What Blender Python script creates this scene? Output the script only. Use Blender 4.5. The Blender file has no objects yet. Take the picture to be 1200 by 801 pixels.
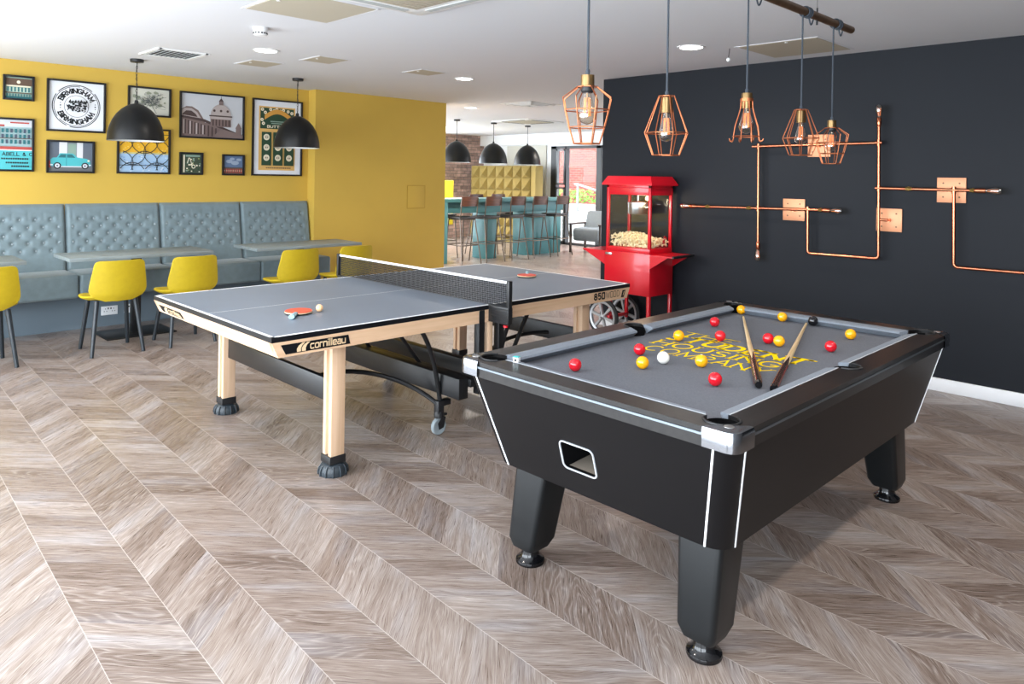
import bpy, bmesh, math, random
from mathutils import Vector, Matrix
random.seed(7)
PI = math.pi
SC = bpy.context.scene
COL = SC.collection

# ------------------------------------------------------------------ helpers
def V(*a): return Vector(a)
def lin(c):
    c = c / 255.0
    return c / 12.92 if c <= 0.04045 else ((c + 0.055) / 1.055) ** 2.4
def rgb(r, g, b): return (lin(r), lin(g), lin(b), 1.0)

class G:
    """collects shapes into one mesh"""
    def __init__(s): s.b = bmesh.new()
    def _m(s, fs, m, smooth):
        for f in fs:
            f.material_index = m; f.smooth = smooth
    def poly(s, pts, m=0, smooth=False):
        f = s.b.faces.new([s.b.verts.new(p) for p in pts]); s._m([f], m, smooth); return f
    def box(s, c, size, m=0, bev=0.0, rot=None, seg=2):
        r = bmesh.ops.create_cube(s.b, size=1.0)
        vs = r['verts']
        M = Matrix.Translation(Vector(c)) @ (rot.to_4x4() if rot is not None else Matrix()) @ Matrix.Diagonal((size[0], size[1], size[2], 1))
        bmesh.ops.transform(s.b, matrix=M, verts=vs)
        fs = set(f for v in vs for f in v.link_faces)
        s._m(fs, m, bev > 0)
        if bev > 0:
            es = set(e for v in vs for e in v.link_edges)
            r = bmesh.ops.bevel(s.b, geom=list(es), offset=bev, segments=seg, profile=0.5, affect='EDGES')
            s._m(r['faces'], m, True)
    def bb(s, x0, x1, y0, y1, z0, z1, m=0, bev=0.0, seg=2):
        s.box(((x0+x1)/2, (y0+y1)/2, (z0+z1)/2), (abs(x1-x0), abs(y1-y0), abs(z1-z0)), m, bev, None, seg)
    def loft(s, loops, m=0, smooth=True, cap0=True, cap1=True, closed=True):
        L = [[s.b.verts.new(p) for p in lp] for lp in loops]
        n = len(L[0]); fs = []
        for a, c in zip(L, L[1:]):
            for i in range(n if closed else n-1):
                j = (i+1) % n
                fs.append(s.b.faces.new((a[i], a[j], c[j], c[i])))
        s._m(fs, m, smooth)
        if cap0: s._m([s.b.faces.new(L[0][::-1])], m, False)
        if cap1: s._m([s.b.faces.new(L[-1])], m, False)
        return fs
    def grid(s, fn, nu, nv, m=0, smooth=True):
        L = [[s.b.verts.new(fn(i/nu, j/nv)) for i in range(nu+1)] for j in range(nv+1)]
        fs = []
        for j in range(nv):
            for i in range(nu):
                fs.append(s.b.faces.new((L[j][i], L[j][i+1], L[j+1][i+1], L[j+1][i])))
        s._m(fs, m, smooth); return fs
    def ring(s, c, r, ax, ay, n):
        return [Vector(c) + ax*(r*math.cos(2*PI*i/n)) + ay*(r*math.sin(2*PI*i/n)) for i in range(n)]
    def cyl(s, p0, p1, r0, r1=None, n=16, m=0, cap=True):
        p0, p1 = Vector(p0), Vector(p1); r1 = r0 if r1 is None else r1
        d = (p1-p0).normalized()
        ax = d.orthogonal().normalized(); ay = d.cross(ax)
        s.loft([s.ring(p0, r0, ax, ay, n), s.ring(p1, r1, ax, ay, n)], m, True, cap, cap)
    def tube(s, pts, r, n=8, m=0, closed=False, cap=True):
        pts = [Vector(p) for p in pts]; N = len(pts); loops = []
        d0 = (pts[1]-pts[0]).normalized(); ax = d0.orthogonal().normalized()
        for i in range(N):
            if closed: d = (pts[(i+1) % N]-pts[i-1]).normalized()
            elif i == 0: d = d0
            elif i == N-1: d = (pts[-1]-pts[-2]).normalized()
            else:
                d = ((pts[i+1]-pts[i]).normalized() + (pts[i]-pts[i-1]).normalized())
                d = d.normalized() if d.length > 1e-6 else (pts[i]-pts[i-1]).normalized()
            ax = (ax - d*ax.dot(d)).normalized(); ay = d.cross(ax)
            k = 1.0
            if 0 < i < N-1 and not closed:
                cc = (pts[i]-pts[i-1]).normalized().dot(d); k = min(1.0/max(cc, .3), 1.6)
            rr = r[i] if isinstance(r, (list, tuple)) else r
            loops.append(s.ring(pts[i], rr*(k if k < 1.08 else 1.0+0.3*(k-1)), ax, ay, n))
        if closed: loops.append(loops[0]); 
        s.loft(loops, m, True, cap and not closed, cap and not closed)
    def lathe(s, prof, c=(0, 0, 0), n=32, m=0, axis=None, cap=False):
        c = Vector(c)
        if axis is None: ax, ay, az = V(1,0,0), V(0,1,0), V(0,0,1)
        else:
            az = Vector(axis).normalized(); ax = az.orthogonal().normalized(); ay = az.cross(ax)
        s.loft([s.ring(c + az*z, max(r, 1e-5), ax, ay, n) for r, z in prof], m, True, cap, cap)
    def sphere(s, c, r, m=0, u=24, v=16):
        q = bmesh.ops.create_uvsphere(s.b, u_segments=u, v_segments=v, radius=r, matrix=Matrix.Translation(Vector(c)))
        s._m(set(f for x in q['verts'] for f in x.link_faces), m, True)
    def prism(s, pts, d, m=0, smooth=False):
        """closed polygon of 3-D points pushed along d"""
        d = Vector(d); pts = [Vector(p) for p in pts]
        s.loft([pts, [p + d for p in pts]], m, smooth)
    def make(s, name, mats, parent=None, ang=35, weld=False):
        if weld: bmesh.ops.remove_doubles(s.b, verts=s.b.verts, dist=1e-5)
        bmesh.ops.recalc_face_normals(s.b, faces=s.b.faces)
        me = bpy.data.meshes.new(name); s.b.to_mesh(me); s.b.free()
        for mm in (mats if isinstance(mats, (list, tuple)) else [mats]): me.materials.append(mm)
        me.set_sharp_from_angle(angle=math.radians(ang))
        o = bpy.data.objects.new(name, me); COL.objects.link(o)
        if parent is not None: o.parent = parent
        return o

def thing(name, label, cat, loc=(0, 0, 0), rz=0.0, group=None):
    o = bpy.data.objects.new(name, None); COL.objects.link(o)
    o.empty_display_size = .1; o.location = loc; o.rotation_euler = (0, 0, rz)
    return tag(o, label, cat, group)
def tag(o, label, cat, group=None):
    o['label'] = label; o['category'] = cat
    if group: o['group'] = group
    return o
def struct(o):
    o['kind'] = 'structure'; return o
def dup(root, loc, rz, label):
    r = root.copy(); COL.objects.link(r); r.location = loc; r.rotation_euler = (0, 0, rz); r['label'] = label
    for ch in list(root.children):
        c = ch.copy(); COL.objects.link(c); c.parent = r
        for g in list(ch.children):
            d = g.copy(); COL.objects.link(d); d.parent = c
    return r

# ------------------------------------------------------------------ materials
def mat(name, col, rough=.5, metal=0.0, spec=.5, coat=0.0, emit=None, es=0.0, nscale=0, namt=0.0, bump=0.0, bscale=200, stretch=None):
    m = bpy.data.materials.new(name); m.use_nodes = True
    nt = m.node_tree; p = nt.nodes['Principled BSDF']
    p.inputs['Base Color'].default_value = col
    p.inputs['Roughness'].default_value = rough; p.inputs['Metallic'].default_value = metal
    p.inputs['Specular IOR Level'].default_value = spec; p.inputs['Coat Weight'].default_value = coat
    p.inputs['Coat Roughness'].default_value = .08
    if emit: p.inputs['Emission Color'].default_value = emit; p.inputs['Emission Strength'].default_value = es
    if nscale or bump:
        tc = nt.nodes.new('ShaderNodeTexCoord'); mp = nt.nodes.new('ShaderNodeMapping')
        nt.links.new(tc.outputs['Object'], mp.inputs[0])
        if stretch: mp.inputs['Scale'].default_value = stretch
    if nscale:
        n = nt.nodes.new('ShaderNodeTexNoise'); n.inputs['Scale'].default_value = nscale; n.inputs['Detail'].default_value = 5
        nt.links.new(mp.outputs[0], n.inputs[0])
        r = nt.nodes.new('ShaderNodeMapRange'); r.inputs[1].default_value = .3; r.inputs[2].default_value = .7
        r.inputs[3].default_value = 1-namt; r.inputs[4].default_value = 1+namt
        nt.links.new(n.outputs[0], r.inputs[0])
        mx = nt.nodes.new('ShaderNodeMix'); mx.data_type = 'RGBA'; mx.blend_type = 'MULTIPLY'; mx.inputs[0].default_value = 1
        mx.inputs[6].default_value = col; nt.links.new(r.outputs[0], mx.inputs[7]); nt.links.new(mx.outputs[2], p.inputs['Base Color'])
    if bump:
        n2 = nt.nodes.new('ShaderNodeTexNoise'); n2.inputs['Scale'].default_value = bscale; n2.inputs['Detail'].default_value = 3
        nt.links.new(mp.outputs[0], n2.inputs[0])
        b = nt.nodes.new('ShaderNodeBump'); b.inputs['Strength'].default_value = bump; b.inputs['Distance'].default_value = .002
        nt.links.new(n2.outputs[0], b.inputs['Height']); nt.links.new(b.outputs[0], p.inputs['Normal'])
    return m

class NT:
    """short-hand for node maths"""
    def __init__(s, m): s.t = m.node_tree
    def n(s, typ, ins=(), **kw):
        x = s.t.nodes.new(typ)
        for k, v in kw.items(): setattr(x, k, v)
        for k, v in (ins.items() if isinstance(ins, dict) else enumerate(ins)):
            if v is None: continue
            if hasattr(v, 'is_linked') or isinstance(v, bpy.types.NodeSocket): s.t.links.new(v, x.inputs[k])
            else: x.inputs[k].default_value = v
        return x
    def m(s, op, a, b=None, c=None):
        return s.n('ShaderNodeMath', [a, b, c], operation=op).outputs[0]
    def mix(s, f, a, b, bt='MIX'):
        return s.n('ShaderNodeMix', {0: f, 6: a, 7: b}, data_type='RGBA', blend_type=bt).outputs[2]
    def ramp(s, f, stops):
        x = s.n('ShaderNodeValToRGB', [f]); e = x.color_ramp.elements
        e[0].position, e[0].color = stops[0]; e[1].position, e[1].color = stops[-1]
        for p, c in stops[1:-1]:
            q = e.new(p); q.color = c
        return x.outputs[0]

def floor_mat():
    m = bpy.data.materials.new('chevron_oak_floor'); m.use_nodes = True
    N = NT(m); p = m.node_tree.nodes['Principled BSDF']
    tc = N.n('ShaderNodeTexCoord').outputs['Object']
    xyz = N.n('ShaderNodeSeparateXYZ', [tc]); X0, Y = xyz.outputs[0], xyz.outputs[1]
    W = .2465
    X = N.m('ADD', N.m('SUBTRACT', X0, N.m('MULTIPLY', Y, .03)), .8575 + W*40)
    u = N.m('DIVIDE', X, W); bi = N.m('FLOOR', u); fr = N.m('FRACT', u)
    odd = N.m('MODULO', bi, 2.0)                       # 1 -> planks run +45
    sg = N.m('SUBTRACT', N.m('MULTIPLY', odd, 2.0), 1.0)
    xl = N.m('MULTIPLY', N.m('SUBTRACT', fr, .5), W)
    v = N.m('SUBTRACT', Y, N.m('MULTIPLY', xl, sg))
    PW = .172
    vv = N.m('ADD', N.m('DIVIDE', v, PW), N.m('MULTIPLY', bi, 0.0)); pi_ = N.m('FLOOR', vv); pf = N.m('FRACT', vv)
    key = N.n('ShaderNodeCombineXYZ', [bi, pi_, 0.0]).outputs[0]
    wn = N.n('ShaderNodeTexWhiteNoise', [key], noise_dimensions='3D')
    rnd = N.n('ShaderNodeSeparateColor', [wn.outputs['Color']])
    al = N.m('MULTIPLY', N.m('ADD', X, N.m('MULTIPLY', Y, sg)), .7071)
    ac = N.m('MULTIPLY', N.m('SUBTRACT', N.m('MULTIPLY', Y, 1.0), N.m('MULTIPLY', X, sg)), .7071)
    al2 = N.m('ADD', al, N.m('MULTIPLY', rnd.outputs[0], 17.0)); ac2 = N.m('ADD', ac, N.m('MULTIPLY', rnd.outputs[1], 9.0))
    warp = N.n('ShaderNodeTexNoise', {'Vector': N.n('ShaderNodeCombineXYZ', [N.m('MULTIPLY', al2, 3.2), N.m('MULTIPLY', ac2, 9.0), 0.0]).outputs[0], 'Scale': 1.0, 'Detail': 2.0}).outputs[0]
    acw = N.m('ADD', ac2, N.m('MULTIPLY', N.m('SUBTRACT', warp, .5), .06))
    fine = N.n('ShaderNodeTexNoise', {'Vector': N.n('ShaderNodeCombineXYZ', [N.m('MULTIPLY', al2, 9.0), N.m('MULTIPLY', acw, 330.0), 0.0]).outputs[0], 'Scale': 1.0, 'Detail': 4.0, 'Roughness': .6}).outputs[0]
    mid = N.n('ShaderNodeTexNoise', {'Vector': N.n('ShaderNodeCombineXYZ', [N.m('MULTIPLY', al2, 2.4), N.m('MULTIPLY', acw, 60.0), 3.0]).outputs[0], 'Scale': 1.0, 'Detail': 4.0, 'Roughness': .6}).outputs[0]
    big = N.n('ShaderNodeTexNoise', {'Vector': N.n('ShaderNodeCombineXYZ', [N.m('MULTIPLY', al2, 2.0), N.m('MULTIPLY', ac2, 9.0), 7.0]).outputs[0], 'Scale': 1.0, 'Detail': 2.0}).outputs[0]
    cont = N.n('ShaderNodeTexNoise', {'Vector': N.n('ShaderNodeCombineXYZ', [N.m('MULTIPLY', al2, 1.7), N.m('MULTIPLY', acw, 10.0), 11.0]).outputs[0], 'Scale': 1.0, 'Detail': 1.0}).outputs[0]
    cf = N.m('FRACT', N.m('MULTIPLY', cont, 15.0))
    ring = N.m('ABSOLUTE', N.m('SUBTRACT', N.m('MULTIPLY', cf, 2.0), 1.0))
    ringl = N.n('ShaderNodeMapRange', {0: ring, 1: .55, 2: .98, 3: 0.0, 4: 1.0}).outputs[0]
    tone = N.m('ADD', N.m('ADD', N.m('MULTIPLY', mid, .55), N.m('MULTIPLY', fine, .85)), N.m('MULTIPLY', N.m('SUBTRACT', rnd.outputs[2], .5), .24))
    tone = N.m('MULTIPLY', N.m('ADD', tone, N.m('MULTIPLY', N.m('SUBTRACT', big, .5), .40)), .72)
    col = N.ramp(tone, [(.28, rgb(84, 69, 60)), (.42, rgb(113, 98, 89)), (.52, rgb(131, 117, 108)), (.64, rgb(150, 139, 132)), (.78, rgb(178, 170, 164))])
    blue = N.n('ShaderNodeMapRange', {0: big, 1: .50, 2: .70, 3: 0.0, 4: .5}).outputs[0]
    col = N.mix(blue, col, N.ramp(tone, [(.28, rgb(76, 75, 80)), (.5, rgb(117, 114, 118)), (.78, rgb(168, 166, 168))]))
    # limed grain: pale rings and pores
    lime = N.m('MULTIPLY', ringl, N.n('ShaderNodeMapRange', {0: fine, 1: .38, 2: .62, 3: .06, 4: .5}).outputs[0])
    lime = N.m('MULTIPLY', lime, N.n('ShaderNodeMapRange', {0: rnd.outputs[0], 1: .35, 2: .75, 3: .2, 4: 1.0}).outputs[0])
    col = N.mix(lime, col, rgb(180, 171, 164))
    pore = N.n('ShaderNodeMapRange', {0: fine, 1: .60, 2: .72, 3: 0.0, 4: .4}).outputs[0]
    col = N.mix(pore, col, rgb(184, 176, 170))
    dist = N.m('MINIMUM', fr, N.m('SUBTRACT', 1.0, fr)); seam = N.m('LESS_THAN', dist, .0055)
    dj = N.m('MINIMUM', pf, N.m('SUBTRACT', 1.0, pf)); joint = N.m('LESS_THAN', dj, .0075)
    col = N.mix(N.m('MULTIPLY', joint, .22), col, rgb(205, 197, 190))
    col = N.mix(N.m('MULTIPLY', seam, .42), col, rgb(210, 203, 196))
    m.node_tree.links.new(col, p.inputs['Base Color'])
    m.node_tree.links.new(N.m('ADD', N.m('MULTIPLY', fine, .20), .20), p.inputs['Roughness'])
    b = N.n('ShaderNodeBump', {'Strength': .12, 'Distance': .002, 'Height': fine})
    m.node_tree.links.new(b.outputs[0], p.inputs['Normal'])
    p.inputs['Specular IOR Level'].default_value = .5
    return m

def brick_mat(name, c1, c2, mortar, bw, bh, axis):
    m = bpy.data.materials.new(name); m.use_nodes = True
    N = NT(m); p = m.node_tree.nodes['Principled BSDF']
    s = N.n('ShaderNodeSeparateXYZ', [N.n('ShaderNodeTexCoord').outputs['Object']])
    v = N.n('ShaderNodeCombineXYZ', [s.outputs[axis], s.outputs[2], 0.0]).outputs[0]
    b = N.n('ShaderNodeTexBrick', {'Vector': v, 'Color1': c1, 'Color2': c2, 'Mortar': mortar, 'Scale': 1.0, 'Mortar Size': .006, 'Brick Width': bw, 'Row Height': bh, 'Bias': 0.0})
    no = N.n('ShaderNodeTexNoise', {'Vector': v, 'Scale': 9.0, 'Detail': 4.0}).outputs[0]
    r = N.n('ShaderNodeMapRange', {0: no, 1: .3, 2: .7, 3: .72, 4: 1.25}).outputs[0]
    m.node_tree.links.new(N.mix(1.0, b.outputs[0], r, 'MULTIPLY'), p.inputs['Base Color'])
    bp = N.n('ShaderNodeBump', {'Strength': .5, 'Distance': .01, 'Height': N.m('SUBTRACT', 1.0, b.outputs[1])})
    m.node_tree.links.new(bp.outputs[0], p.inputs['Normal']); p.inputs['Roughness'].default_value = .85
    return m

def wood_mat(name, a, b, axis, rough=.45):
    m = bpy.data.materials.new(name); m.use_nodes = True
    N = NT(m); p = m.node_tree.nodes['Principled BSDF']
    mp = N.n('ShaderNodeMapping', {0: N.n('ShaderNodeTexCoord').outputs['Object']})
    sc = [38.0, 38.0, 38.0]; sc[axis] = 2.2; mp.inputs['Scale'].default_value = sc
    n1 = N.n('ShaderNodeTexNoise', {'Vector': mp.outputs[0], 'Scale': 1.0, 'Detail': 5.0, 'Distortion': .4}).outputs[0]
    m.node_tree.links.new(N.ramp(n1, [(.32, a), (.68, b)]), p.inputs['Base Color'])
    p.inputs['Roughness'].default_value = rough
    return m

def glass_mat(name, tint=(1, 1, 1, 1), rough=0.0, refl=1.0):
    m = bpy.data.materials.new(name); m.use_nodes = True
    N = NT(m); nt = m.node_tree; nt.nodes.remove(nt.nodes['Principled BSDF'])
    fr = N.n('ShaderNodeFresnel', [1.5]).outputs[0]
    t = N.n('ShaderNodeBsdfTransparent', [tint]).outputs[0]
    g = N.n('ShaderNodeBsdfGlossy', {'Roughness': rough}).outputs[0]
    bf = N.n('ShaderNodeNewGeometry').outputs['Backfacing']
    mx = N.n('ShaderNodeMixShader', [N.m('MULTIPLY', N.m('MULTIPLY', fr, refl), N.m('SUBTRACT', 1.0, bf)), t, g])
    nt.links.new(mx.outputs[0], nt.nodes['Material Output'].inputs[0])
    return m

M = {}
M['floor'] = floor_mat()
M['ceiling'] = mat('white_ceiling_paint', rgb(216, 216, 218), .9)
M['white_wall'] = mat('white_wall_paint', rgb(226, 228, 230), .85)
M['yellow_wall'] = mat('mustard_wall_paint', rgb(200, 165, 69), .75, nscale=1.5, namt=.03, bump=.05, bscale=150)
M['yellow_jut'] = M['yellow_wall']
M['dark_wall'] = mat('charcoal_wall_paint', rgb(18, 22, 29), .62, spec=.26, nscale=2.0, namt=.05, bump=.05, bscale=120)
M['skirting'] = mat('white_gloss_skirting', rgb(230, 232, 235), .4)
M['brick_in'] = brick_mat('brown_brick', rgb(204, 172, 163), rgb(152, 128, 123), rgb(126, 118, 118), .22, .075, 0)
M['brick_out'] = brick_mat('red_brick', rgb(136, 62, 50), rgb(104, 46, 40), rgb(124, 98, 88), .24, .078, 1)
M['beech'] = wood_mat('beech_wood_upright', rgb(208, 173, 140), rgb(222, 189, 158), 2)
M['beech_x'] = wood_mat('beech_wood_lengthwise', rgb(212, 174, 138), rgb(226, 190, 156), 0)
M['beech_y'] = wood_mat('beech_wood_crosswise', rgb(208, 173, 140), rgb(222, 189, 158), 1)
M['tt_top'] = mat('grey_playing_surface', rgb(110, 121, 135), .42, nscale=3, namt=.03)
M['white_line'] = mat('white_line_paint', rgb(238, 240, 242), .5)
M['black_edge'] = mat('black_edge_laminate', rgb(18, 19, 22), .45, spec=.2)
M['black_metal'] = mat('black_powder_coat', rgb(17, 18, 20), .38)
M['black_plastic'] = mat('black_plastic', rgb(24, 25, 27), .45)
M['rubber_foot'] = mat('dark_rubber', rgb(40, 48, 54), .5)
M['net'] = mat('black_net_cord', rgb(20, 22, 26), .8)
M['tape'] = mat('white_net_tape', rgb(240, 241, 244), .7)
M['caster_grey'] = mat('grey_caster_tyre', rgb(136, 146, 150), .5)
M['red_plastic'] = mat('red_plastic', rgb(214, 24, 38), .35)
M['orange_rubber'] = mat('orange_red_bat_rubber', rgb(232, 78, 44), .6)
M['red_rubber'] = mat('worn_red_bat_rubber', rgb(214, 84, 66), .6)
M['bat_wood'] = mat('pale_bat_plywood', rgb(226, 196, 156), .5)
M['bat_grip'] = mat('pale_blue_bat_grip', rgb(150, 186, 196), .4)
M['peach_ball'] = mat('peach_celluloid', rgb(252, 200, 150), .35)
M['pool_body'] = mat('black_satin_cabinet', rgb(12, 12, 14), .40, spec=.24, nscale=3, namt=.06)
M['pool_rail'] = wood_mat('black_ash_rail', rgb(12, 11, 12), rgb(27, 25, 24), 0, .33)
M['pool_leg'] = mat('black_satin_leg', rgb(15, 18, 20), .36, spec=.4)
M['cloth'] = mat('grey_pool_cloth', rgb(104, 107, 114), .95, spec=.15, nscale=160, namt=.10, bump=.2, bscale=700)
M['cushion'] = mat('grey_cushion_cloth', rgb(124, 131, 140), .9, spec=.2, nscale=160, namt=.08)
M['yellow_print'] = mat('yellow_cloth_print', rgb(240, 206, 10), .9, spec=.1, nscale=220, namt=.06)
M['chrome'] = mat('polished_chrome', rgb(146, 149, 154), .17, metal=1.0)
M['brushed'] = mat('brushed_steel', rgb(186, 188, 190), .3, metal=1.0)
M['white_trim'] = mat('white_edge_trim', rgb(236, 238, 240), .35)
M['piping'] = mat('pale_grey_piping', rgb(176, 180, 184), .6)
M['gloss_black'] = mat('gloss_black_plastic', rgb(14, 14, 16), .12)
M['red_ball'] = mat('red_phenolic', rgb(206, 16, 34), .06, coat=.6)
M['yellow_ball'] = mat('yellow_phenolic', rgb(246, 172, 8), .06, coat=.6)
M['black_ball'] = mat('black_phenolic', rgb(18, 18, 22), .06, coat=.6)
M['white_ball'] = mat('white_phenolic', rgb(242, 240, 232), .06, coat=.6)
M['cue_ash'] = wood_mat('pale_ash_cue', rgb(208, 178, 130), rgb(228, 202, 158), 0, .3)
M['cue_dark'] = mat('dark_cue_butt', rgb(30, 18, 16), .2, coat=.4)
M['cue_red'] = mat('red_cue_veneer', rgb(150, 62, 40), .25)
M['chalk_teal'] = mat('teal_chalk', rgb(64, 176, 176), .9)
M['chalk_label'] = mat('white_paper_label', rgb(236, 238, 238), .7)
M['velvet'] = mat('grey_blue_velvet', rgb(110, 126, 131), .62, spec=.35, nscale=14, namt=.10)
M['velvet'].node_tree.nodes['Principled BSDF'].inputs['Sheen Weight'].default_value = .25
M['plinth'] = mat('grey_blue_plinth_paint', rgb(98, 112, 122), .6)
M['button'] = mat('grey_fabric_button', rgb(150, 160, 164), .4)
M['table_top'] = wood_mat('grey_wood_table_top', rgb(112, 122, 125), rgb(132, 142, 144), 0, .45)
M['yellow_chair'] = mat('yellow_chair_upholstery', rgb(178, 154, 22), .55, spec=.4, nscale=30, namt=.04)
M['chair_leg'] = mat('blue_black_leg', rgb(28, 36, 42), .4)
M['socket'] = mat('white_socket_plastic', rgb(228, 230, 232), .35)
M['shade_black'] = mat('matt_black_shade', rgb(11, 12, 13), .40, spec=.35)
M['shade_white'] = mat('white_shade_inside', rgb(220, 222, 222), .6)
M['copper'] = mat('copper_pipe', rgb(196, 118, 86), .24, metal=1.0, nscale=30, namt=.12)
M['copper_wire'] = mat('copper_wire', rgb(184, 110, 74), .38, metal=1.0)
M['copper_plate'] = mat('pale_copper_plate', rgb(216, 152, 114), .5, metal=.55)
M['brass'] = mat('antique_brass', rgb(128, 104, 70), .34, metal=1.0, nscale=20, namt=.2)
M['brass_bright'] = mat('yellow_brass', rgb(206, 170, 96), .25, metal=1.0)
M['bronze_pipe'] = mat('dark_bronze_pipe', rgb(108, 84, 63), .45, metal=.7, nscale=18, namt=.2)
M['cord'] = mat('blue_grey_fabric_cord', rgb(58, 65, 73), .8)
M['black_cord'] = mat('black_flex', rgb(20, 21, 23), .6)
M['bulb_glass'] = glass_mat('smoked_bulb_glass', (0.90, 0.85, 0.76, 1), 0.02, 6.0)
M['bulb_gold'] = glass_mat('gold_tinted_bulb_glass', (0.86, 0.80, 0.66, 1), 0.03, 8.0)
M['filament'] = mat('amber_filament', rgb(250, 150, 70), .5, emit=rgb(255, 120, 40), es=.40)
M['cart_red'] = mat('red_enamel', rgb(206, 12, 34), .3, coat=.3)
M['pane'] = glass_mat('clear_glass', (.97, .98, .98, 1), 0.0, 1.0)
M['popcorn'] = mat('popcorn', rgb(248, 234, 192), .8, nscale=60, namt=.16)
M['tyre'] = mat('black_tyre', rgb(26, 28, 30), .6)
M['spoke'] = mat('silver_wheel_paint', rgb(176, 180, 184), .35, metal=.4)
M['teal'] = mat('teal_bar_paint', rgb(62, 114, 117), .5, nscale=2, namt=.05)
M['stool_wood'] = wood_mat('dark_walnut', rgb(66, 40, 30), rgb(98, 62, 48), 0, .35)
M['stool_metal'] = mat('bronze_stool_frame', rgb(96, 86, 76), .35, metal=.7)
M['stool_seat'] = mat('black_stool_seat', rgb(34, 30, 30), .5)
M['mustard_foam'] = mat('mustard_acoustic_felt', rgb(122, 103, 48), .85, nscale=20, namt=.06)
M['mustard_side'] = mat('pale_mustard_felt', rgb(152, 132, 76), .85)
M['beige_board'] = mat('beige_pinboard', rgb(196, 194, 184), .8)
M['armchair'] = mat('grey_armchair_fabric', rgb(122, 130, 136), .8, nscale=30, namt=.05)
M['dark_wood'] = mat('dark_brown_wood', rgb(54, 38, 32), .4)
M['win_frame'] = mat('black_window_frame', rgb(38, 40, 43), .4)
M['casement'] = mat('grey_casement_frame', rgb(120, 126, 130), .4)
M['lime'] = mat('lime_yellow_vinyl', rgb(208, 190, 20), .5)
M['leaf'] = mat('bright_green_leaf', rgb(92, 138, 36), .6)
M['step'] = mat('pale_concrete_steps', rgb(150, 150, 146), .8)
M['paving'] = mat('outdoor_paving', rgb(140, 138, 134), .9)
M['diff'] = mat('downlight_diffuser', (1, 1, 1, 1), .5, emit=(1, .97, .92, 1), es=14.0)
M['white_plastic'] = mat('white_ceiling_plastic', rgb(232, 232, 230), .45)
M['hatch'] = mat('primer_beige_hatch', rgb(184, 174, 154), .8)
M['grille'] = mat('grey_grille_slat', rgb(176, 180, 180), .5)
M['shadow_gap'] = mat('dark_duct_inside', rgb(34, 36, 38), .8)
M['hole'] = mat('matt_black_inside', rgb(10, 10, 11), .9, spec=.1)
M['frame_black'] = mat('black_picture_frame', rgb(22, 22, 24), .35)
M['mount'] = mat('white_picture_paper', rgb(228, 230, 234), .7)
def paper(n, r, g, b): 
    k = 'ink_%s' % n
    if k not in M: M[k] = mat(k, rgb(r, g, b), .7)
    return M[k]

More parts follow.
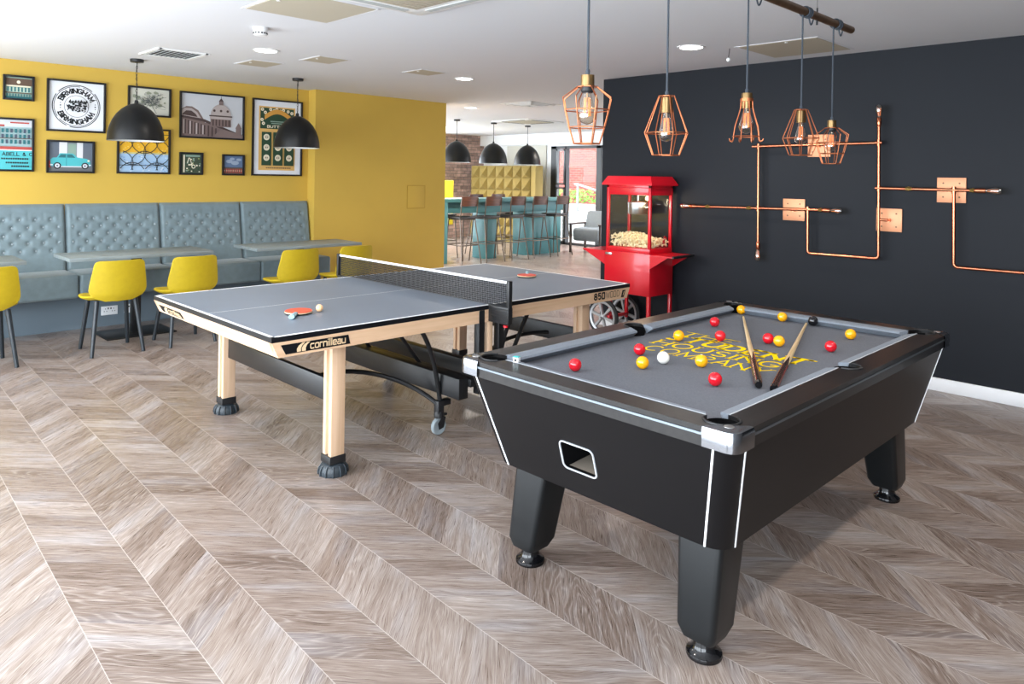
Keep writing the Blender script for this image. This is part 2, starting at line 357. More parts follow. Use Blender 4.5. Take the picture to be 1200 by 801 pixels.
# ------------------------------------------------------------------ stroke lettering
def arc(cx, cy, rx, ry, a0, a1, n=10):
    return [(cx+rx*math.cos(math.radians(a0+(a1-a0)*i/n)), cy+ry*math.sin(math.radians(a0+(a1-a0)*i/n))) for i in range(n+1)]
GL = {
 'A': (.8, [[(0,0),(.4,1),(.8,0)], [(.14,.35),(.66,.35)]]),
 'B': (.66, [[(0,0),(0,1)], [(0,1)]+arc(.4,.76,.22,.24,90,-90)+[(0,.52)], [(.4,.52)]+arc(.4,.26,.26,.26,90,-90)+[(0,0)]]),
 'C': (.76, [arc(.42,.5,.42,.5,45,315,16)]),
 'D': (.74, [[(0,0),(0,1)], [(0,1)]+arc(.3,.5,.44,.5,90,-90,12)+[(0,0)]]),
 'E': (.62, [[(0,0),(0,1)], [(0,1),(.62,1)], [(0,.52),(.5,.52)], [(0,0),(.62,0)]]),
 'G': (.8, [arc(.42,.5,.42,.5,45,330,16)+[(.8,.42)], [(.48,.42),(.8,.42)]]),
 'H': (.74, [[(0,0),(0,1)], [(.74,0),(.74,1)], [(0,.52),(.74,.52)]]),
 'I': (.1, [[(.05,0),(.05,1)]]),
 'L': (.58, [[(0,1),(0,0)], [(0,0),(.58,0)]]),
 'M': (.9, [[(0,0),(.06,1),(.45,.2),(.84,1),(.9,0)]]),
 'N': (.76, [[(0,0),(0,1)], [(0,1),(.76,0)], [(.76,0),(.76,1)]]),
 'O': (.86, [arc(.43,.5,.43,.5,0,360,20)]),
 'P': (.62, [[(0,0),(0,1)], [(0,1)]+arc(.36,.74,.26,.26,90,-90)+[(0,.48)]]),
 'R': (.68, [[(0,0),(0,1)], [(0,1)]+arc(.38,.74,.26,.26,90,-90)+[(0,.48)], [(.34,.48),(.68,0)]]),
 'S': (.62, [arc(.32,.75,.28,.25,40,270,10)+arc(.32,.25,.30,.25,90,-140,10)]),
 'T': (.72, [[(.36,0),(.36,1)], [(0,1),(.72,1)]]),
 'U': (.74, [[(0,1)]+arc(.37,.36,.37,.36,180,360,12)+[(.74,1)]]),
 'W': (1.0, [[(0,1),(.24,0),(.5,.85),(.76,0),(1,1)]]),
 'Y': (.76, [[(0,1),(.38,.5),(.76,1)], [(.38,.5),(.38,0)]]),
 '&': (.72, [[(.72,0)]+arc(.3,.78,.18,.2,-140,140,8)[::-1]+arc(.3,.26,.28,.26,130,330,8)+[(.68,.42)]]),
 '8': (.64, [arc(.32,.75,.26,.25,0,360,12), arc(.32,.26,.32,.26,0,360,12)]),
 '5': (.6, [[(.56,1),(.06,1),(.04,.56)]+arc(.3,.32,.3,.3,100,-140,10)]),
 '0': (.62, [[(.06,0),(.56,0),(.62,.08),(.62,.92),(.56,1),(.06,1),(0,.92),(0,.08),(.06,0)]]),
 # lower-case, wide techno letters
 'c': (.66, [[(.66,.62),(.12,.62),(0,.52),(0,.1),(.12,0),(.66,0)]]),
 'o': (.7, [[(.1,0),(.6,0),(.7,.1),(.7,.52),(.6,.62),(.1,.62),(0,.52),(0,.1),(.1,0)]]),
 'r': (.46, [[(0,0),(0,.62),(.46,.62)]]),
 'n': (.66, [[(0,0),(0,.62),(.54,.62),(.66,.52),(.66,0)]]),
 'i': (.1, [[(.05,0),(.05,.62)], [(.05,.82),(.05,.92)]]),
 'l': (.1, [[(.05,0),(.05,.95)]]),
 'e': (.68, [[(.66,0),(.12,0),(0,.1),(0,.52),(.1,.62),(.58,.62),(.68,.52),(.68,.31),(0,.31)]]),
 'a': (.66, [[(.06,.62),(.54,.62),(.66,.52),(.66,0),(.1,0),(0,.08),(0,.26),(.1,.35),(.66,.35)]]),
 'u': (.68, [[(0,.62),(0,.1),(.12,0),(.68,0),(.68,.62)]]),
}
def text_width(s, h, gap, ws=1.0):
    w = 0
    for ch in s: w += (.45 if ch == ' ' else GL[ch][0]*ws) + gap
    return (w-gap)*h
def ribbon(g, pts, t, f, m):
    """flat stroke with mitred joints through 2-D points; f maps 2-D to 3-D"""
    q = [Vector(pts[0])]
    for p in pts[1:]:
        if (Vector(p)-q[-1]).length > 1e-5: q.append(Vector(p))
    if len(q) < 2: return
    closed = len(q) > 3 and (q[0]-q[-1]).length < 1e-4
    if closed: q = q[:-1]
    n = len(q); off = []
    for i in range(n):
        di = (q[(i+1) % n]-q[i]).normalized() if (closed or i < n-1) else None
        dp = (q[i]-q[i-1]).normalized() if (closed or i > 0) else None
        if di is None: di = dp
        if dp is None: dp = di
        d = di+dp
        d = d.normalized() if d.length > .05 else di
        nn = Vector((-d.y, d.x)); c = max(.35, d.dot(di))
        off.append(nn*(t*.5/c))
    if not closed:
        q[0] = q[0]-(q[1]-q[0]).normalized()*t*.25; q[-1] = q[-1]+(q[-1]-q[-2]).normalized()*t*.25
    L_ = [f(*(a+b)) for a, b in zip(q, off)]; R_ = [f(*(a-b)) for a, b in zip(q, off)]
    for i in range(n if closed else n-1):
        j = (i+1) % n
        g.poly([L_[i], R_[i], R_[j], L_[j]], m)
def text(g, s, o, xd, yd, h, t, m=0, gap=.18, ws=1.0, slant=0.0, serif=0.0, center=False, width=None):
    o, xd, yd = Vector(o), Vector(xd).normalized(), Vector(yd).normalized()
    if width is not None:                       # stretch to a width
        ws_tot = text_width(s, h, gap, ws); k = width/ws_tot
    else: k = 1.0
    if center: o = o - xd*(text_width(s, h, gap, ws)*k/2)
    cx = 0.0
    nz = yd.cross(xd)*-1; lv = 0
    if nz.dot(V(0, -1, .4)) < 0 and nz.dot(V(-1, 0, 0)) <= .5: nz = -nz
    for ch in s:
        if ch == ' ': cx += .45+gap; continue
        w, ss = GL[ch]
        for st in ss:
            lv = (lv+1) % 9
            f = lambda a, b, cx=cx, lv=lv: o + nz*(lv*4e-5) + xd*((cx + a*ws + slant*b)*h*k) + yd*(b*h)
            ribbon(g, st, t, f, m)
            if serif:
                for q in (st[0], st[-1]):
                    if abs(q[1]) < .01 or abs(q[1]-1) < .01:
                        ribbon(g, [(q[0]-serif, q[1]), (q[0]+serif, q[1])], t*.7, f, m)
        cx += w*ws + gap
def text_arc(g, s, c, xd, yd, r, h, t, a_mid, m, top=True, gap=.2):
    """letters round a circle, centred on angle a_mid (degrees)"""
    c, xd, yd = Vector(c), Vector(xd), Vector(yd)
    tot = text_width(s, h, gap)/ (r + (h/2 if top else -h/2)); a = math.radians(a_mid) + (tot/2 if top else -tot/2)
    for ch in s:
        w, ss = GL[ch]; da = w*h/(r + (h/2 if top else -h/2))
        sgn = -1 if top else 1
        def f(x, y, a=a):
            if top: ang = a - x*h/(r+h/2); rr = r + y*h
            else: ang = a + x*h/(r-h/2); rr = r - y*h
            return c + xd*(rr*math.cos(ang)) + yd*(rr*math.sin(ang))
        for st in ss: 
            ribbon(g, st, t, f, m)
            for q in (st[0], st[-1]):
                if abs(q[1]) < .01 or abs(q[1]-1) < .01: ribbon(g, [(q[0]-.16, q[1]), (q[0]+.16, q[1])], t*.6, f, m)
        a += sgn*(da + gap*h/(r + (h/2 if top else -h/2)))

# ------------------------------------------------------------------ camera
def camera():
    f, cx, cy = 852.888, 597.274, 210.672
    yaw, pitch, roll = math.radians(45.46865), math.radians(-.21691), math.radians(.93037)
    cp = math.cos(pitch)
    fw = V(math.cos(yaw)*cp, math.sin(yaw)*cp, math.sin(pitch)); r = V(math.sin(yaw), -math.cos(yaw), 0); u = r.cross(fw)
    r2 = r*math.cos(roll) + u*math.sin(roll); u2 = -r*math.sin(roll) + u*math.cos(roll)
    cd = bpy.data.cameras.new('camera'); co = bpy.data.objects.new('camera', cd); COL.objects.link(co)
    mm = Matrix((r2, u2, -fw)).transposed().to_4x4(); mm.translation = V(-1.5614, -3.1203, 1.5121)
    co.matrix_world = mm
    cd.sensor_fit = 'HORIZONTAL'; cd.sensor_width = 36; cd.lens = f/1200*36
    cd.shift_x = (600-cx)/1200; cd.shift_y = (cy-400.5)/1200
    cd.clip_start = .02; cd.clip_end = 200
    SC.camera = co
camera()

# ------------------------------------------------------------------ setting
H = 2.54; XD = 4.43; YW = 5.02; YJ = 4.85; XF = 11.0; YB = 10.6; XL = -2.55; YN = -5.4
g = G(); g.bb(XL-.3, XF+.15, YN-.2, YB+.2, -.12, 0); struct(g.make('floor', M['floor']))
g = G(); g.bb(XL-.3, XF+.15, YN-.2, YB+.2, H, H+.15); struct(g.make('ceiling', M['ceiling']))
g = G(); g.bb(XL, 5.0, YW, YW+.16, 0, H); struct(g.make('wall_back', M['yellow_wall']))
g = G(); g.bb(2.952, 5.0, YJ, YW, 0, H); struct(g.make('wall_projection', M['yellow_wall']))
g = G(); g.bb(XD, XD+.12, YN, 1.6, 0, H); struct(g.make('wall_right', M['dark_wall']))
g = G(); g.bb(XD-.018, XD, YN, 1.6, 0, .095, bev=.004); struct(g.make('baseboard_right', M['skirting']))
g = G(); g.bb(XL-.2, XF, YN-.2, YN, 0, H); struct(g.make('wall_front', mat('mid_grey_wall_paint', rgb(112, 112, 114), .85)))
g = G(); g.bb(9.3, XF+.2, YB, YB+.2, 0, H); g.bb(4.8, 9.3, YB, YB+.2, 0, .1); g.bb(4.8, 9.3, YB, YB+.2, 2.42, H); struct(g.make('wall_brick', M['brick_in']))
g = G()
for xx in (4.85, 6.3, 7.8, 9.25): g.bb(xx-.04, xx+.04, YB+.05, YB+.13, .1, 2.42)
g.bb(4.8, 9.3, YB+.05, YB+.13, .1, .17); g.bb(4.8, 9.3, YB+.05, YB+.13, 2.35, 2.42); struct(g.make('window_6', mat('dark_frame_paint', rgb(38, 40, 43), .4)))
# left wall with three tall windows (out of frame; daylight comes through them)
wins = [(-5.2, -2.2), (-1.95, 1.1), (1.35, 4.6)]
g = G()
ys = [YN] + [v for w in wins for v in w] + [YW+.16]
for a, b in zip(ys[0::2], ys[1::2]): g.bb(XL-.2, XL, a, b, 0, H)
for a, b in wins: g.bb(XL-.2, XL, a, b, 0, .08); g.bb(XL-.2, XL, a, b, 2.46, H)
struct(g.make('wall_left', M['white_wall']))
for i, (a, b) in enumerate(wins):
    g = G(); x = XL-.1
    for yy in (a+.03, (a+b)/2, b-.03): g.bb(x-.04, x+.04, yy-.03, yy+.03, .08, 2.46)
    for zz in (.11, 2.43): g.bb(x-.04, x+.04, a, b, zz-.03, zz+.03)
    struct(g.make('window_%d' % (i+1), M['win_frame']))
# far wall of the bar end: white, with a tall black framed window
WY0, WY1, WZ = 6.80, 8.27, 2.24
g = G()
g.bb(XF, XF+.2, WY1, YB, 0, H); g.bb(XF, XF+.2, 1.2, WY1, WZ, H); g.bb(XF, XF+.2, WY0-.05, WY0, 0, WZ)
g.bb(XF, XF+.2, YN, 1.2, 0, H)
g.bb(XF-.14, XF, WY0-.4, YB, 2.29, H)                        # downstand along the top
struct(g.make('wall_far', M['white_wall']))
g = G(); g.bb(XF-.03, XF+.0, 8.42, 9.72, .9, 2.27); struct(g.make('trim_1', M['beige_board']))
w = thing('window_4', 'tall black framed window beside the bar end', 'window'); w['kind'] = 'structure'
del w['label']; del w['category']
g = G(); x0, x1 = XF-.02, XF+.1
g.bb(x0, x1, WY1-.16, WY1, 0, WZ); g.bb(x0, x1, WY0, WY0+.13, 0, WZ); g.bb(x0, x1, WY0, WY1, WZ-.06, WZ); g.bb(x0, x1, WY0, WY1, 0, .05)
g.bb(x0, x1, 7.80, 7.84, 0, WZ); g.make('window_frame', M['win_frame'], w)
g = G()
for (a, b, c, d) in ((7.84, 8.10, .95, 1.30), (7.84, 8.10, 1.36, 2.17), (7.84, 8.1, .05, .95)):
    g.bb(x0-.01, x0+.05, a, a+.035, c, d); g.bb(x0-.01, x0+.05, b-.035, b, c, d); g.bb(x0-.01, x0+.05, a, b, c, c+.035); g.bb(x0-.01, x0+.05, a, b, d-.035, d)
g.make('casement', M['casement'], w)
g = G(); g.bb(XF+.03, XF+.036, WY0+.1, WY1-.1, .05, WZ-.05); g.make('window_glass', glass_mat('window_glass', (.97, .98, .98, 1), 0.0, .3), w)
g = G()
for yy in (1.2, 2.6, 4.0, 5.4, 6.75): g.bb(x0, x1, yy-.04, yy+.04, 0, WZ)
g.bb(x0, x1, 1.2, 6.8, WZ-.06, WZ); g.bb(x0, x1, 1.2, 6.8, 0, .06); struct(g.make('window_5', M['win_frame']))

# ------------------------------------------------------------------ outside the far window
g = G(); g.bb(XF+.2, 24, -2, 22, -.15, -.02); struct(g.make('ground_outside', M['paving']))
g = G(); g.bb(17.0, 17.4, 2, 22, -.1, 7.0)
struct(g.make('wall_outside', M['brick_out']))
st = thing('garden_steps', 'pale concrete steps outside the tall window', 'steps', (13.2, 9.4, 0))
for k in range(4):
    g = G(); g.bb(13.0+k*.35-13.2, 13.0+(k+1)*.35-13.2, 8.9-9.4, 11.2-9.4, -.02, .14*(k+1)); g.make('step', M['step'], st)
pl = thing('planter_wall', 'low stone planter bed below the outdoor shrubs', 'planter', (15.6, 10.5, 0))
g = G(); g.bb(-.5, .5, -2.6, 3.0, -.02, .72, bev=.02); g.make('planter_bed', mat('planter_stone', rgb(172, 150, 138), .9, nscale=7, namt=.25), pl)
g = G()
for k in range(420):
    c = V(15.25+random.random()*.7, 8.1+random.random()*4.9, .78+random.random()**1.3*.36)
    for q in range(3):
        a = random.random()*6.3; e = random.uniform(-.2, 1.0); d = V(math.cos(a)*math.cos(e), math.sin(a)*math.cos(e), math.sin(e))
        n = d.orthogonal().normalized(); L = random.uniform(.07, .13)
        g.poly([c, c+d*L*.5+n*.03, c+d*L, c+d*L*.5-n*.03])
o = g.make('shrubs', M['leaf']); tag(o, 'bright green shrubs in the outdoor planter seen through the window', 'shrub'); o['kind'] = 'stuff'
hr = thing('handrail', 'pale metal handrail in front of the red brick building outside', 'handrail', (14.75, 10.62, 0))
for yy, zz in ((0, 1.33), (-1.0, 1.10)):
    g = G(); g.tube([(0, yy, -.02), (0, yy, zz)], .032); g.make('post', M['casement'], hr)
g = G(); g.tube([(0, .12, 1.34), (0, 0, 1.33), (0, -1.0, 1.10), (0, -1.3, 1.04)], .032); g.make('rail', M['casement'], hr)

# ------------------------------------------------------------------ ceiling fittings
def downlight(x, y, label, en=15):
    t = thing('ceiling_downlight', label, 'ceiling light', (x, y, H), 0, 'recessed round downlights')
    g = G(); g.lathe([(.105, -.001), (.105, -.006), (.088, -.008), (.084, -.002)], n=36); g.make('rim', M['white_plastic'], t)
    g = G(); g.lathe([(.084, -.003), (.05, -.005), (.0, -.006)], n=36); g.make('diffuser', M['diff'], t)
    ld = bpy.data.lights.new('downlight_lamp', 'AREA'); ld.shape = 'DISK'; ld.size = .16; ld.energy = en; ld.color = (1, .90, .80); ld.spread = math.radians(140)
    lo = bpy.data.objects.new('downlight_lamp', ld); COL.objects.link(lo); lo.parent = t; lo.location = (0, 0, -.012)
    return t
for x, y, l in ((1.251, 2.671, 'round lit downlight between the smoke alarm and the small hatches'), (3.455, 2.685, 'round lit downlight above the yellow projecting wall'),
                (5.636, 5.043, 'round lit downlight just past the end of the yellow wall'), (3.373, -.08, 'round lit downlight near the dark wall and wide hatch'),
                (8.2, 8.6, 'small far downlight above the mustard screen'), (9.6, 6.0, 'small far downlight near the tall window'),
                (3.2, -2.83, 'round lit downlight over the right end of the pool table'), (1.0, -2.83, 'round lit downlight over the near end of the pool table'), (-1.0, 2.67, 'round lit downlight above the picture-edge dining table'), (-1.0, -.08, 'round lit downlight over the open floor')):
    downlight(x, y, l, (25 if x > 9 else 70) if x > 5 else 8.5)
def hatch(x0, x1, y0, y1, label, name='ceiling_access_panel'):
    t = thing(name, label, 'ceiling panel', ((x0+x1)/2, (y0+y1)/2, H), 0, 'flush ceiling access panels')
    a, b = (x1-x0)/2, (y1-y0)/2
    g = G()
    for s in (-1, 1):
        g.bb(s*a-.008, s*a+.008, -b-.008, b+.008, -.003, 0); g.bb(-a, a, s*b-.008, s*b+.008, -.003, 0)
    g.make('rim', M['ceiling'], t)
    g = G(); g.bb(-a+.014, a-.014, -b+.014, b-.014, -.004, 0); g.make('panel', M['hatch'], t)
    g = G(); g.cyl((-a+.05, -b*.2, -.004), (-a+.05, -b*.2, -.008), .012); g.make('lock', M['white_plastic'], t)
hatch(1.393, 1.706, 3.235, 3.60, 'small beige ceiling panel closest to the slatted air grille')
hatch(1.69, 1.993, 2.56, 2.91, 'small beige ceiling panel just beyond the nearest downlight')
hatch(2.75, 3.07, 2.50, 2.80, 'small beige ceiling panel above the yellow projecting wall')
hatch(.425, 1.02, .68, 1.30, 'large pale square ceiling hatch beside the white air conditioner')
hatch(3.59, 4.24, -.965, -.335, 'wide grey ceiling hatch by the top of the dark wall')
t = thing('air_vent_grille', 'slatted rectangular air vent above the hanging black lamp', 'air vent', (.796, 3.47, H))
g = G()
for s in (-1, 1): g.bb(s*.2-.018, s*.2+.018, -.235, .235, -.010, 0); g.bb(-.2, .2, s*.217-.018, s*.217+.018, -.010, 0)
g.make('frame', M['white_plastic'], t)
g = G(); g.bb(-.19, .19, -.21, .21, -.003, 0); g.make('duct_backing', M['shadow_gap'], t)
g = G()
for k in range(9): g.box((-.165+k*.041, 0, -.008), (.015, .41, .003), rot=Matrix.Rotation(-.35, 3, 'Y'))
g.make('slats', M['grille'], t)
t = thing('air_conditioner_cassette', 'square white ceiling air conditioner at the top edge of view', 'air conditioner', (.79, .09, H))
g = G(); a = .47
g.loft([[V(-a,-a,0),V(a,-a,0),V(a,a,0),V(-a,a,0)], [V(-a,-a,-.012),V(a,-a,-.012),V(a,a,-.012),V(-a,a,-.012)], [V(-a+.05,-a+.05,-.035),V(a-.05,-a+.05,-.035),V(a-.05,a-.05,-.035),V(-a+.05,a-.05,-.035)], [V(-a+.16,-a+.16,-.036),V(a-.16,-a+.16,-.036),V(a-.16,a-.16,-.036),V(-a+.16,a-.16,-.036)]], 0, False)
g.make('casing', M['white_plastic'], t)
g = G(); g.bb(-.29, .29, -.29, .29, -.040, -.034, bev=.002)
for k in range(13): g.bb(-.27, .27, -.265+k*.044, -.25+k*.044, -.043, -.039)
g.make('intake_grille', M['hatch'], t)
g = G()
for s in (-1, 1): g.bb(s*.36-.022, s*.36+.022, -.27, .27, -.0395, -.033); g.bb(-.27, .27, s*.36-.022, s*.36+.022, -.0395, -.033)
g.make('outlet_slot', M['grille'], t)
t = thing('smoke_alarm', 'white round smoke alarm between the large hatch and the downlight', 'smoke alarm', (.782, 1.80, H))
g = G(); g.lathe([(.052, 0), (.052, -.022), (.05, -.026), (.0, -.026)]); g.make('base', M['white_plastic'], t)
g = G(); g.lathe([(.046, -.026), (.048, -.034), (.046, -.05), (.038, -.058), (0, -.06)]); g.make('housing', M['white_plastic'], t)
g = G()
for k in range(14): g.box((.047*math.cos(k*PI/7), .047*math.sin(k*PI/7), -.042), (.006, .012, .01), rot=Matrix.Rotation(k*PI/7, 3, 'Z'))
g.make('sensor_slots', M['shadow_gap'], t)
t = thing('air_vent_diffuser', 'square white four-way air diffuser over the bar walkway', 'air vent', (5.80, 3.97, H))
g = G()
for k, (r, z) in enumerate(((.29, -.006), (.22, -.014), (.15, -.02), (.08, -.024))):
    for s in (-1, 1): g.bb(s*r-.022, s*r+.022, -r-.022, r+.022, z, 0); g.bb(-r, r, s*r-.022, s*r+.022, z, 0)
g.make('vanes', M['white_plastic'], t)
g = G(); g.bb(-.28, .28, -.28, .28, -.003, 0); g.make('duct_backing', M['shadow_gap'], t)
t = thing('air_conditioner_cassette', 'far white ceiling air conditioner above the bar counter', 'air conditioner', (8.05, 6.2, H))
g = G(); g.bb(-.47, .47, -.47, .47, -.012, 0, bev=.004); g.make('casing', M['white_plastic'], t)
g = G(); g.bb(-.3, .3, -.3, .3, -.016, -.011); g.make('intake_grille', M['hatch'], t)
g = G()
for s in (-1, 1): g.bb(s*.38-.025, s*.38+.025, -.28, .28, -.015, -.011); g.bb(-.28, .28, s*.38-.025, s*.38+.025, -.015, -.011)
g.make('outlet_slot', M['shadow_gap'], t)
t = thing('ceiling_sensor', 'tiny white hanging sensor at the corner of the wide ceiling hatch', 'sensor', (3.62, -.27, H))
g = G(); g.cyl((0, 0, 0), (.01, .015, -.075), .003, n=6); g.make('stem', M['black_cord'], t)
g = G(); g.sphere((.01, .015, -.085), .016, u=12, v=8); g.make('head', M['white_plastic'], t)

# ------------------------------------------------------------------ table tennis table
TT = thing('table_tennis_table', 'grey table tennis table with pale wooden legs and net', 'table', (0, 0, 0))
L, W, ZT = 2.74, 1.525, .76
def half(x0, x1, far):
    g = G()
    g.bb(x0, x1, 0, W, .735, ZT, 0)
    for f in g.b.faces:
        f.material_index = 0 if f.normal.z > .9 or f.calc_center_median().z > ZT-1e-4 else 1
    e = .0006
    def line(a, b, c, d): g.poly([(a, c, ZT+e), (b, c, ZT+e), (b, d, ZT+e), (a, d, ZT+e)], 2)
    line(x0, x1, 0, .02); line(x0, x1, W-.02, W); line(x0, x1, W/2-.0025, W/2+.0025)
    if far: line(x1-.02, x1, 0, W)
    else: line(x0, x0+.02, 0, W)
    o = g.make('table_top', [M['tt_top'], M['black_edge'], M['white_line']], TT)
    # apron: slanted wooden ends
    g = G(); t = .03; zt, zb = .735, .662
    def sk(s): return .035 if s else 0
    for yy, sgn in ((0.0, 1), (W, -1)):
        pts = [(x0 + (0 if not far else 0), zt), (x1, zt), (x1-(.035 if far else 0), zb), (x0+(0 if far else .035), zb)]
        g.prism([(px, yy, pz) for px, pz in pts], (0, sgn*t, 0))
    xe, sg = ((x0, 1) if not far else (x1, -1))
    lo = [(xe, 0.0, zt), (xe, W, zt), (xe+sg*.035, W-.035, zb), (xe+sg*.035, .035, zb)]
    hi = [(xe+sg*.04, .0, zt), (xe+sg*.04, W, zt), (xe+sg*.07, W-.035, zb), (xe+sg*.07, .035, zb)]
    g.loft([[V(*p) for p in lo], [V(*p) for p in hi]], 1, False)
    g.make('apron', [M['beech_x'], M['beech_y']], TT)
half(0, L/2-.003, False); half(L/2+.003, L, True)
def tt_leg(x, y):
    g = G(); a = .039
    for sx in (-1, 1):
        g.bb(x-a, x+a, y+sx*.0265-.0135, y+sx*.0265+.0135, .095, .70, bev=.003)
    g.bb(x-a+.016, x+a-.016, y-.016, y+.016, .095, .70)
    for f in g.b.faces: pass
    o = g.make('leg', M['beech'], TT)
    g = G(); g.bb(x-.045, x+.045, y-.045, y+.045, .060, .100, bev=.002); g.make('leg_collar', M['black_plastic'], o)
    g = G(); g.lathe([(.068, 0), (.071, .012), (.067, .034), (.055, .052), (.03, .062), (0, .062)], (x, y, 0), 32)
    for k in range(12):
        an = k*PI/6; pts = [(x+(r+.002)*math.cos(an), y+(r+.002)*math.sin(an), z) for r, z in ((.0705, .003), (.072, .013), (.068, .034), (.056, .051))]
        g.tube(pts, .0045, 6)
    g.make('foot', M['rubber_foot'], o)
LX, LY0, LY1 = .40, .115, 1.395
for x in (LX, L-LX):
    for y in (LY0, LY1): tt_leg(x, y)
for x in (LX, L-LX):
    g = G(); g.bb(x-.015, x+.015, LY0+.05, LY1-.05, .355, .47, bev=.003); g.make('cross_panel', M['black_metal'], TT)
# printed logos on the wooden edge
def logo(o, xd, nrm, s, name):
    """black slanted panel with a double swoosh and lettering"""
    o, xd, nrm = V(*o), V(*xd), V(*nrm); yd = V(0, 0, 1)
    if abs(nrm.z) > 0: pass
    g = G(); e = .0015
    P = lambda a, b, k=1: o + xd*(a*s) + yd*(b*s) + nrm*(e*k)
    g.poly([P(0, 1), P(.55, 0), P(8.05, 0), P(7.8, 1)], 0)
    for q in (1.75, 2.30):
        pts = [P(q+.02, .08, 2), P(q+.0, .4, 2), P(q+.2, .7, 2), P(q+.6, .94, 2), P(q+.95, .96, 2), P(q+.6, .68, 2), P(q+.45, .4, 2), P(q+.46, .08, 2)]
        g.poly(pts, 1)
    text(g, 'cornilleau', P(3.3, .22, 2), xd, yd, .75*s, .19, 1, gap=.24, width=4.1*s)
    return g.make(name, [M['black_edge'], M['bat_wood']], TT)
logo((.045, -.0005, .674), (1, 0, 0), (0, -1, 0), .046, 'maker_logo')
lg = logo((-.0, 0, 0), (0, -1, 0), (-1, 0, 0), .044, 'maker_logo')
# lies on the sloping end apron
lg.rotation_euler = (0, -math.atan2(.035, .073), 0); lg.location = (.0295, 1.47, .674)
g = G(); bx = 2.335
text(g, '850', (bx, -.002, .684), (1, 0, 0), (0, 0, 1), .040, .26, 0, gap=.34, ws=1.0, width=.112)
text(g, 'W', (bx+.128, -.002, .684), (1, 0, 0), (0, 0, 1), .040, .1, 0, ws=1.0)
for k in range(2): text(g, '0', (bx+.178+k*.036, -.002, .684), (1, 0, 0), (0, 0, 1), .040, .1, 0)
text(g, 'D', (bx+.252, -.002, .684), (1, 0, 0), (0, 0, 1), .040, .1, 0, ws=.9)
g.poly([(bx+.298, -.002, .672), (bx+.332, -.002, .672), (bx+.352, -.002, .722), (bx+.316, -.002, .722)], 0)
g.poly([(bx+.318, -.003, .684), (bx+.324, -.003, .684), (bx+.338, -.003, .712), (bx+.331, -.003, .712)], 1)
g.make('model_lettering', [M['black_edge'], M['bat_wood']], TT)
# net
NX = L/2; NY0, NY1 = -.1525, W+.1525
g = G(); n = 0
nz0, nz1 = ZT+.006, ZT+.14
cell = .0115; k = NY0+.02
while k < NY1-.015:
    g.bb(NX-.0009, NX+.0009, k-.0019, k+.0019, nz0, nz1); k += cell
z = nz0
while z < nz1:
    g.bb(NX-.0009, NX+.0009, NY0+.01, NY1-.01, z-.0019, z+.0019); z += cell
g.make('net', M['net'], TT)
g = G(); g.bb(NX-.004, NX+.004, NY0+.012, NY1-.012, ZT+.138, ZT+.1525, bev=.002); g.make('net_tape', M['tape'], TT)
for y, s in ((NY0, 1), (NY1, -1)):
    g = G(); g.bb(NX-.014, NX+.014, y-.012, y+.012, ZT-.01, ZT+.156, bev=.003); 
    g.bb(NX-.018, NX+.018, y-.012, y+s*.16, ZT-.095, ZT+.004 if s > 0 else ZT-.002, bev=.004)
    for q in range(6): g.bb(NX-.0205, NX+.0205, y-.008, y+s*.13, ZT-.088+q*.015, ZT-.082+q*.015)
    po = g.make('net_post', M['black_plastic'], TT)
    g = G(); g.lathe([(0, 0), (.014, 0), (.014, .012), (0, .012)], (NX-.005, y+s*.02, ZT-.112), 16); g.make('tension_knob', M['red_plastic'], po)
# chassis below the net
for x in (1.20, 1.50):
    g = G()
    if x < 1.3:
        g.bb(x-.05, x+.02, .02, 1.45, .235, .355, bev=.004); g.bb(x+.02, x+.075, .0, 1.45, .30, .345, bev=.004)
    else: g.bb(x-.03, x+.03, .02, 1.45, .25, .355, bev=.004)
    g.make('base_beam', M['black_metal'], TT)
for (x, y) in ((1.30, .02), (1.435, -.005)):
    g = G(); g.bb(x-.022, x+.022, y-.022, y+.022, .0+.25, .735, bev=.003); g.make('hinge_post', M['black_metal'], TT)
g = G(); g.bb(1.352, 1.388, .0, .036, .30, .72, bev=.002); g.make('hinge_strut', M['beech'], TT)
for x in (1.30, 1.435):
    g = G(); g.bb(x-.022, x+.022, W-.02, W+.02, .25, .735, bev=.003); g.make('hinge_post', M['black_metal'], TT)
def caster(x, y, sx, sy):
    ir = -sx
    g = G(); g.bb(x-.022, x+.022, y-.022, y+.022, .115, .20, bev=.004); g.lathe([(.028, .10), (.03, .12), (.024, .14), (0, .14)], (x, y, 0), 20)
    g.bb(x-.005, x+.055, y-.012, y+.012, .105, .118, bev=.003)
    for s in (-1, 1):
        g.prism([(x+.012, y+s*.018, .115), (x+.035, y+s*.018, .10), (x+.02, y+s*.018, .042), (x-.012, y+s*.018, .035), (x-.02, y+s*.018, .07)], (0, s*.004, 0))
    o = g.make('caster', M['black_plastic'], TT)
    g = G(); g.lathe([(.0, -.012), (.026, -.012), (.028, -.013), (.046, -.013), (.05, -.008), (.05, .008), (.046, .013), (.028, .013), (.026, .012), (0, .012)], (x-.002, y, .05), 28, axis=(0, 1, 0))
    g.make('caster_wheel', M['caster_grey'], o)
def bez(p, n=14):
    p = [Vector(q) for q in p]; out = []
    for i in range(n+1):
        t = i/n; q = list(p)
        while len(q) > 1: q = [a.lerp(b, t) for a, b in zip(q, q[1:])]
        out.append(q[0])
    return out
